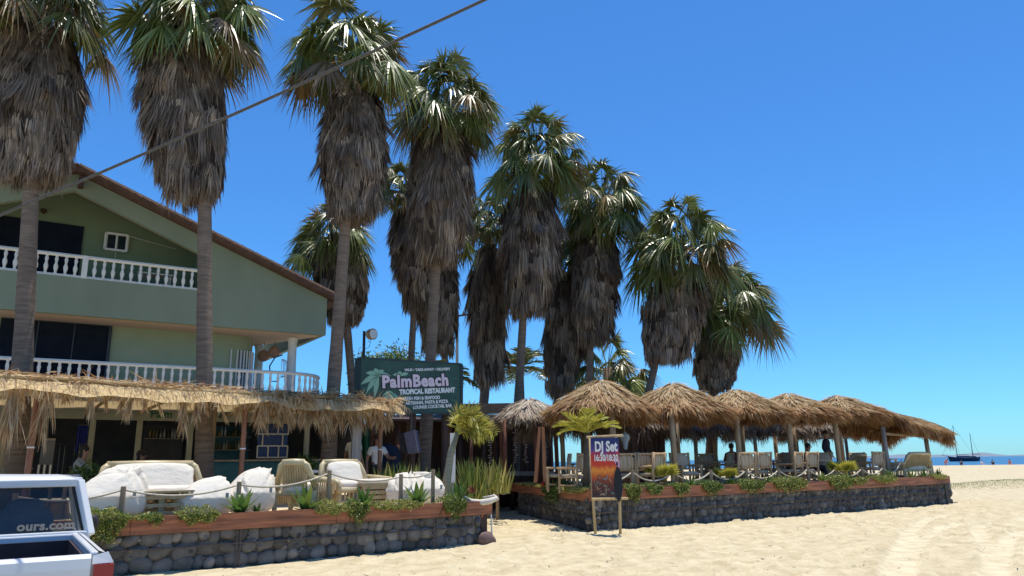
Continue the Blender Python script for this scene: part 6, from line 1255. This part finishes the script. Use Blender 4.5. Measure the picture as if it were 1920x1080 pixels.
# ============================================================ PICKUP TRUCK
TR = V(-2.80, 5.5, 0); ta = radians(33.5)                     # tail right corner, heading (local +y forward)
tk = thing('pickup_truck', 'pale blue grey pickup with lettering on its rear window, at the near wall', 'pickup truck', (TR[0], TR[1], 0), ta)
paint = M('truck_paint', (.66, .68, .69), (.60, .62, .64), 1.5, .28, .02, 8, spec=.6)
rubber = M('rubber', (.015, .015, .016), None, rough=.7); chrome = M('bright_trim', (.6, .62, .64), None, rough=.3, metal=.8)
Wt, bl, zr = 1.62, 1.85, 1.09                               # width, bed length, rail height; local x from 0 (right side) to -Wt
def tp_(x, y, z): return V(x, y, z)
q = MB()                                                    # bed shell
for x0, x1 in ((0, -.06), (-Wt, -Wt+.06)):
    prof = [(0, .02, .50), (0, .02, .98), (-.03, .03, 1.07), (-.05, .04, zr)]
    s_ = 1 if x0 == 0 else -1
    q.add([(x0-s_*.0, .03, .45), (x0+s_*.02, .03, .75), (x0-s_*.01, .03, .98), (x0-s_*.05, .03, 1.07), (x0-s_*.10, .03, zr), (x0-s_*.10, bl, zr), (x0-s_*.05, bl, 1.07), (x0-s_*.01, bl, .98), (x0+s_*.02, bl, .75), (x0-s_*.0, bl, .45)], np.array([[0, 9, 8, 1], [1, 8, 7, 2], [2, 7, 6, 3], [3, 6, 5, 4]]))
    q.prism([(x0-s_*.10, .03, .62), (x0-s_*.10, .03, zr-.004), (x0-s_*.15, .03, zr-.004), (x0-s_*.15, .03, .62)], (0, bl, 0))
q.prism([(-.12, bl, .6), (-Wt+.12, bl, .6), (-Wt+.12, bl, zr-.01), (-.12, bl, zr-.01)], (0, .05, 0))
q.build('bed_sides', paint, tk, smooth=False)
q = MB(); q.prism([(-.15, .06, .62), (-Wt+.15, .06, .62), (-Wt+.15, bl, .62), (-.15, bl, .62)], (0, 0, .03)); q.prism([(-.152, .08, .64), (-.152, bl, .64), (-.152, bl, zr-.06), (-.152, .08, zr-.06)], (-.02, 0, 0)); q.prism([(-.15, bl-.03, .64), (-Wt+.15, bl-.03, .64), (-Wt+.15, bl-.03, zr-.06), (-.15, bl-.03, zr-.06)], (0, .02, 0)); q.prism([(-Wt+.152, .08, .64), (-Wt+.152, bl, .64), (-Wt+.152, bl, zr-.06), (-Wt+.152, .08, zr-.06)], (.02, 0, 0))
q.build('bed_liner', M('brown_liner', (.055, .03, .028), (.035, .02, .02), 6, .7), tk)
q = MB(); tx0, tx1 = -.145, -Wt+.145                        # tailgate with rounded top and embossed panels
pr = [(.03, .52), (-.015, .56), (-.02, .98), (-.012, 1.045), (.01, zr-.022), (.035, zr-.018), (.035, .52)]
q.prism([(tx0, y_, z_) for y_, z_ in pr], (tx1-tx0, 0, 0)); tg = q.build('tailgate', paint, tk)
q = MB(); q.prism([(tx0-.12, -.024, .66), (tx1+.12, -.024, .66), (tx1+.12, -.024, .90), (tx0-.12, -.024, .90)], (0, .006, 0)); q.build('embossed_panel', paint, tg)
q = MB(); q.box((-Wt/2, -.035, .93), (.26, .03, .085)); q.build('handle', rubber, tg)
q = MB(); q.prism([(-.002, -.01, .74), (-.125, -.022, .74), (-.125, -.022, 1.0), (-.0, -.01, 1.0)], (0, .05, 0)); tl_ = q.build('tail_light', M('red_lens', (.28, .012, .02), None, rough=.2), tk)
q = MB(); q.prism([(-.004, -.006, .64), (-.125, -.018, .64), (-.125, -.018, .735), (-.004, -.006, .735)], (0, .05, 0)); q.build('clear_lens', M('clear_lens', (.5, .5, .5), None, rough=.2), tl_)
q = MB(); q.prism([(-Wt+.002, -.01, .74), (-Wt+.125, -.022, .74), (-Wt+.125, -.022, 1.0), (-Wt, -.01, 1.0)], (0, .05, 0)); q.build('tail_light', MATS['red_lens'], tk)
q = MB(); q.add([(0.01, .02, .46), (-.135, .0, .46), (-.135, .0, .64), (0, .02, .64), (-.135, .0, 1.005), (0, .02, 1.005), (-.135, .015, zr-.03), (-.04, .03, zr-.01)], [[0, 1, 2, 3], [5, 4, 6, 7]]); q.build('corner_panel', paint, tk)
q = MB(); q.tube([(.03, .02, .47), (-.05, -.13, .47), (-Wt+.05, -.13, .47), (-Wt-.03, .02, .47)], .075, 8); q.build('rear_bumper', chrome, tk)
# cab
y0, y1, zc, zs = bl+.06, bl+1.35, 1.575, 1.055; ins = .13
def ring(y, z, i): return [(-i, y, z), (-Wt+i, y, z)]
A_ = [(-.005, y0, zs), (-Wt+.005, y0, zs), (-Wt+.005, y1+.25, zs), (-.005, y1+.25, zs)]; B_ = [(-ins, y0+.12, zc-.035), (-Wt+ins, y0+.12, zc-.035), (-Wt+ins, y1-.25, zc-.035), (-ins, y1-.25, zc-.035)]
q = MB(); q.prism([(0, y0, .45), (-Wt, y0, .45), (-Wt, y0, zs), (0, y0, zs)], (0, .04, 0))
for x_ in (0, -Wt): s_ = 1 if x_ == 0 else -1; q.prism([(x_, y0, .45), (x_, y1+1.6, .45), (x_, y1+1.6, .92), (x_, y1+.25, zs-.02), (x_, y0, zs-.005)], (-s_*.05, 0, 0))
q.prism([(-.02, y1+.25, zs-.02), (-Wt+.02, y1+.25, zs-.02), (-Wt+.02, y1+1.6, .93), (-.02, y1+1.6, .93)], (0, 0, -.03)); q.prism([(0, y1+1.6, .4), (-Wt, y1+1.6, .4), (-Wt, y1+1.6, .93), (0, y1+1.6, .93)], (0, -.05, 0)); q.build('lower_body', paint, tk)
q = MB()
rf = [(-ins-.02, y0+.10, zc-.05), (-ins-.05, y0+.14, zc-.01), (-ins-.12, y0+.25, zc), (-ins-.12, y1-.35, zc+.005), (-ins-.03, y1-.25, zc-.03)]
g_ = []
for xx, zz in ((-ins, -.045), (-ins-.04, -.008), (-ins-.14, .008), (-Wt/2, .02), (-Wt+ins+.14, .008), (-Wt+ins+.04, -.008), (-Wt+ins, -.045)):
    g_ += [(xx, y0+.105+(.0 if zz > 0 else .01), zc+zz-.055), (xx, y0+.14, zc+zz-.01), (xx, y0+.24, zc+zz), (xx, (y0+y1)/2, zc+zz+.01), (xx, y1-.3, zc+zz-.01), (xx, y1-.2, zc+zz-.05)]
q.add(g_, np.array([[i*6+j, i*6+j+1, (i+1)*6+j+1, (i+1)*6+j] for i in range(6) for j in range(5)])); q.build('cab_roof', paint, tk, smooth=True)
q = MB()
for k in range(4): q.beam(A_[k], B_[k], .085 if k < 2 else .07, .06)
q.beam(V(*B_[0])+V(0, -.0, -.02), V(*B_[1])+V(0, 0, -.02), .09, .07); q.beam(A_[0], A_[1], .07, .09); q.beam(B_[0], B_[3], .06, .05); q.beam(B_[1], B_[2], .06, .05); q.beam(B_[2], B_[3], .06, .05)
for x_ in (-.03, -Wt+.03): xi = -ins if x_ > -1 else -Wt+ins; q.beam((x_, y0+.75, zs), (xi, y0+.72, zc-.05), .06, .05)
q.build('cab_pillars', paint, tk)
tg_ = M('tinted_glass', (.012, .022, .03), None, rough=.04, spec=.8, alpha=.30)
q = MB(); q.prism([(-.06, y0+.005, zs+.03), (-Wt+.06, y0+.005, zs+.03), (-Wt+ins+.055, y0+.115, zc-.075), (-ins-.055, y0+.115, zc-.075)], (0, .008, 0)); rw = q.build('rear_window', tg_, tk)
q = MB(); w4 = [V(-.05, y0-.006, zs+.015), V(-Wt+.05, y0-.006, zs+.015), V(-Wt+ins+.045, y0+.108, zc-.06), V(-ins-.045, y0+.108, zc-.06)]
for k in range(4): q.beam(w4[k], w4[(k+1) % 4], .035, .02)
q.build('window_seal', rubber, rw)
for x_, xi in ((-.01, -ins+.0), (-Wt+.01, -Wt+ins)):
    q = MB(); q.prism([(x_, y0+.1, zs+.02), (x_, y0+.7, zs+.02), (xi, y0+.68, zc-.09), (xi, y0+.2, zc-.09)], (.004, 0, 0)); q.prism([(x_, y0+.8, zs+.02), (x_, y1+.15, zs+.02), (xi, y1-.25, zc-.09), (xi, y0+.76, zc-.09)], (.004, 0, 0)); q.build('side_window', tg_, tk)
q = MB(); q.prism([(-.08, y1+.22, zs+.02), (-Wt+.08, y1+.22, zs+.02), (-Wt+ins+.05, y1-.24, zc-.06), (-ins-.05, y1-.24, zc-.06)], (0, .006, 0)); q.build('windscreen', tg_, tk)
seat_m = M('grey_seat', (.16, .18, .22), (.12, .14, .18), 5, .9)
for x_ in (-.52, -1.10): q = MB(); q.blob((x_, y0+.32, .98), (.24, .08, .34), None, 3, .01, p=5); q.blob((x_, y0+.30, 1.30), (.15, .06, .085), None, 2, .01, p=4); q.build('seat', seat_m, tk, smooth=True)
q = MB(); q.prism([(-.1, y0+.1, .6), (-Wt+.1, y0+.1, .6), (-Wt+.1, y1+.3, .6), (-.1, y1+.3, .6)], (0, 0, .05)); q.prism([(-.1, y1+.05, .8), (-Wt+.1, y1+.05, .8), (-Wt+.1, y1+.25, 1.03), (-.1, y1+.25, 1.03)], (0, .05, 0)); q.build('dashboard', rubber, tk)
for x_ in (.08,): q = MB(); q.blob((x_, y0+1.05, 1.10), (.075, .045, .085), None, 2, .02, p=4); q.cyl((0, y0+1.08, 1.06), (x_, y0+1.08, 1.08), .015, 6); q.build('side_mirror', rubber, tk, smooth=True)
for x_ in (-.10, -Wt+.10):
    for yy in (.72, y1+.85):
        q = MB(); q.tube([(x_-.1, yy, .33), (x_-.09, yy, .33), (x_+.09, yy, .33), (x_+.1, yy, .33)], [.27, .33, .33, .27], 24); wh = q.build('wheel', rubber, tk, smooth=False)
        q = MB(); q.tube([(x_-.105, yy, .33), (x_+.105, yy, .33)], [.19, .19], 18); q.build('rim', chrome, wh)
q = MB(); q.box((-Wt/2, 1.6, .42), (.9, 3.6, .14)); q.build('chassis', rubber, tk)
ca, sa = cos(ta), sin(ta)
def tw(p): return V(TR[0]+p[0]*ca-p[1]*sa, TR[1]+p[0]*sa+p[1]*ca, p[2])
dxt = nrm(tw((1, 0, 0))-tw((0, 0, 0))); upt = nrm(tw((0, .11, .45))-tw((0, 0, 0)))
text('window_lettering', 'ours.com', .105, M('faded_letters', (.26, .235, .19)), tk, tw((-.13, y0-.004, zs+.10)), dxt, upt, .004, ext=.001, align='RIGHT', sx=1.05, space=1.05)
q = MB(); q.box((-.62, .16, zr-.06), (.55, .03, .03)); q.build('loose_bar', white_paint, tk)

for o in tk.children:
    if o.name.split('.')[0] in ('bed_sides', 'tailgate', 'corner_panel', 'cab_pillars', 'lower_body'):
        bv = o.modifiers.new('Bevel', 'BEVEL'); bv.width = .012; bv.segments = 2; bv.limit_method = 'ANGLE'
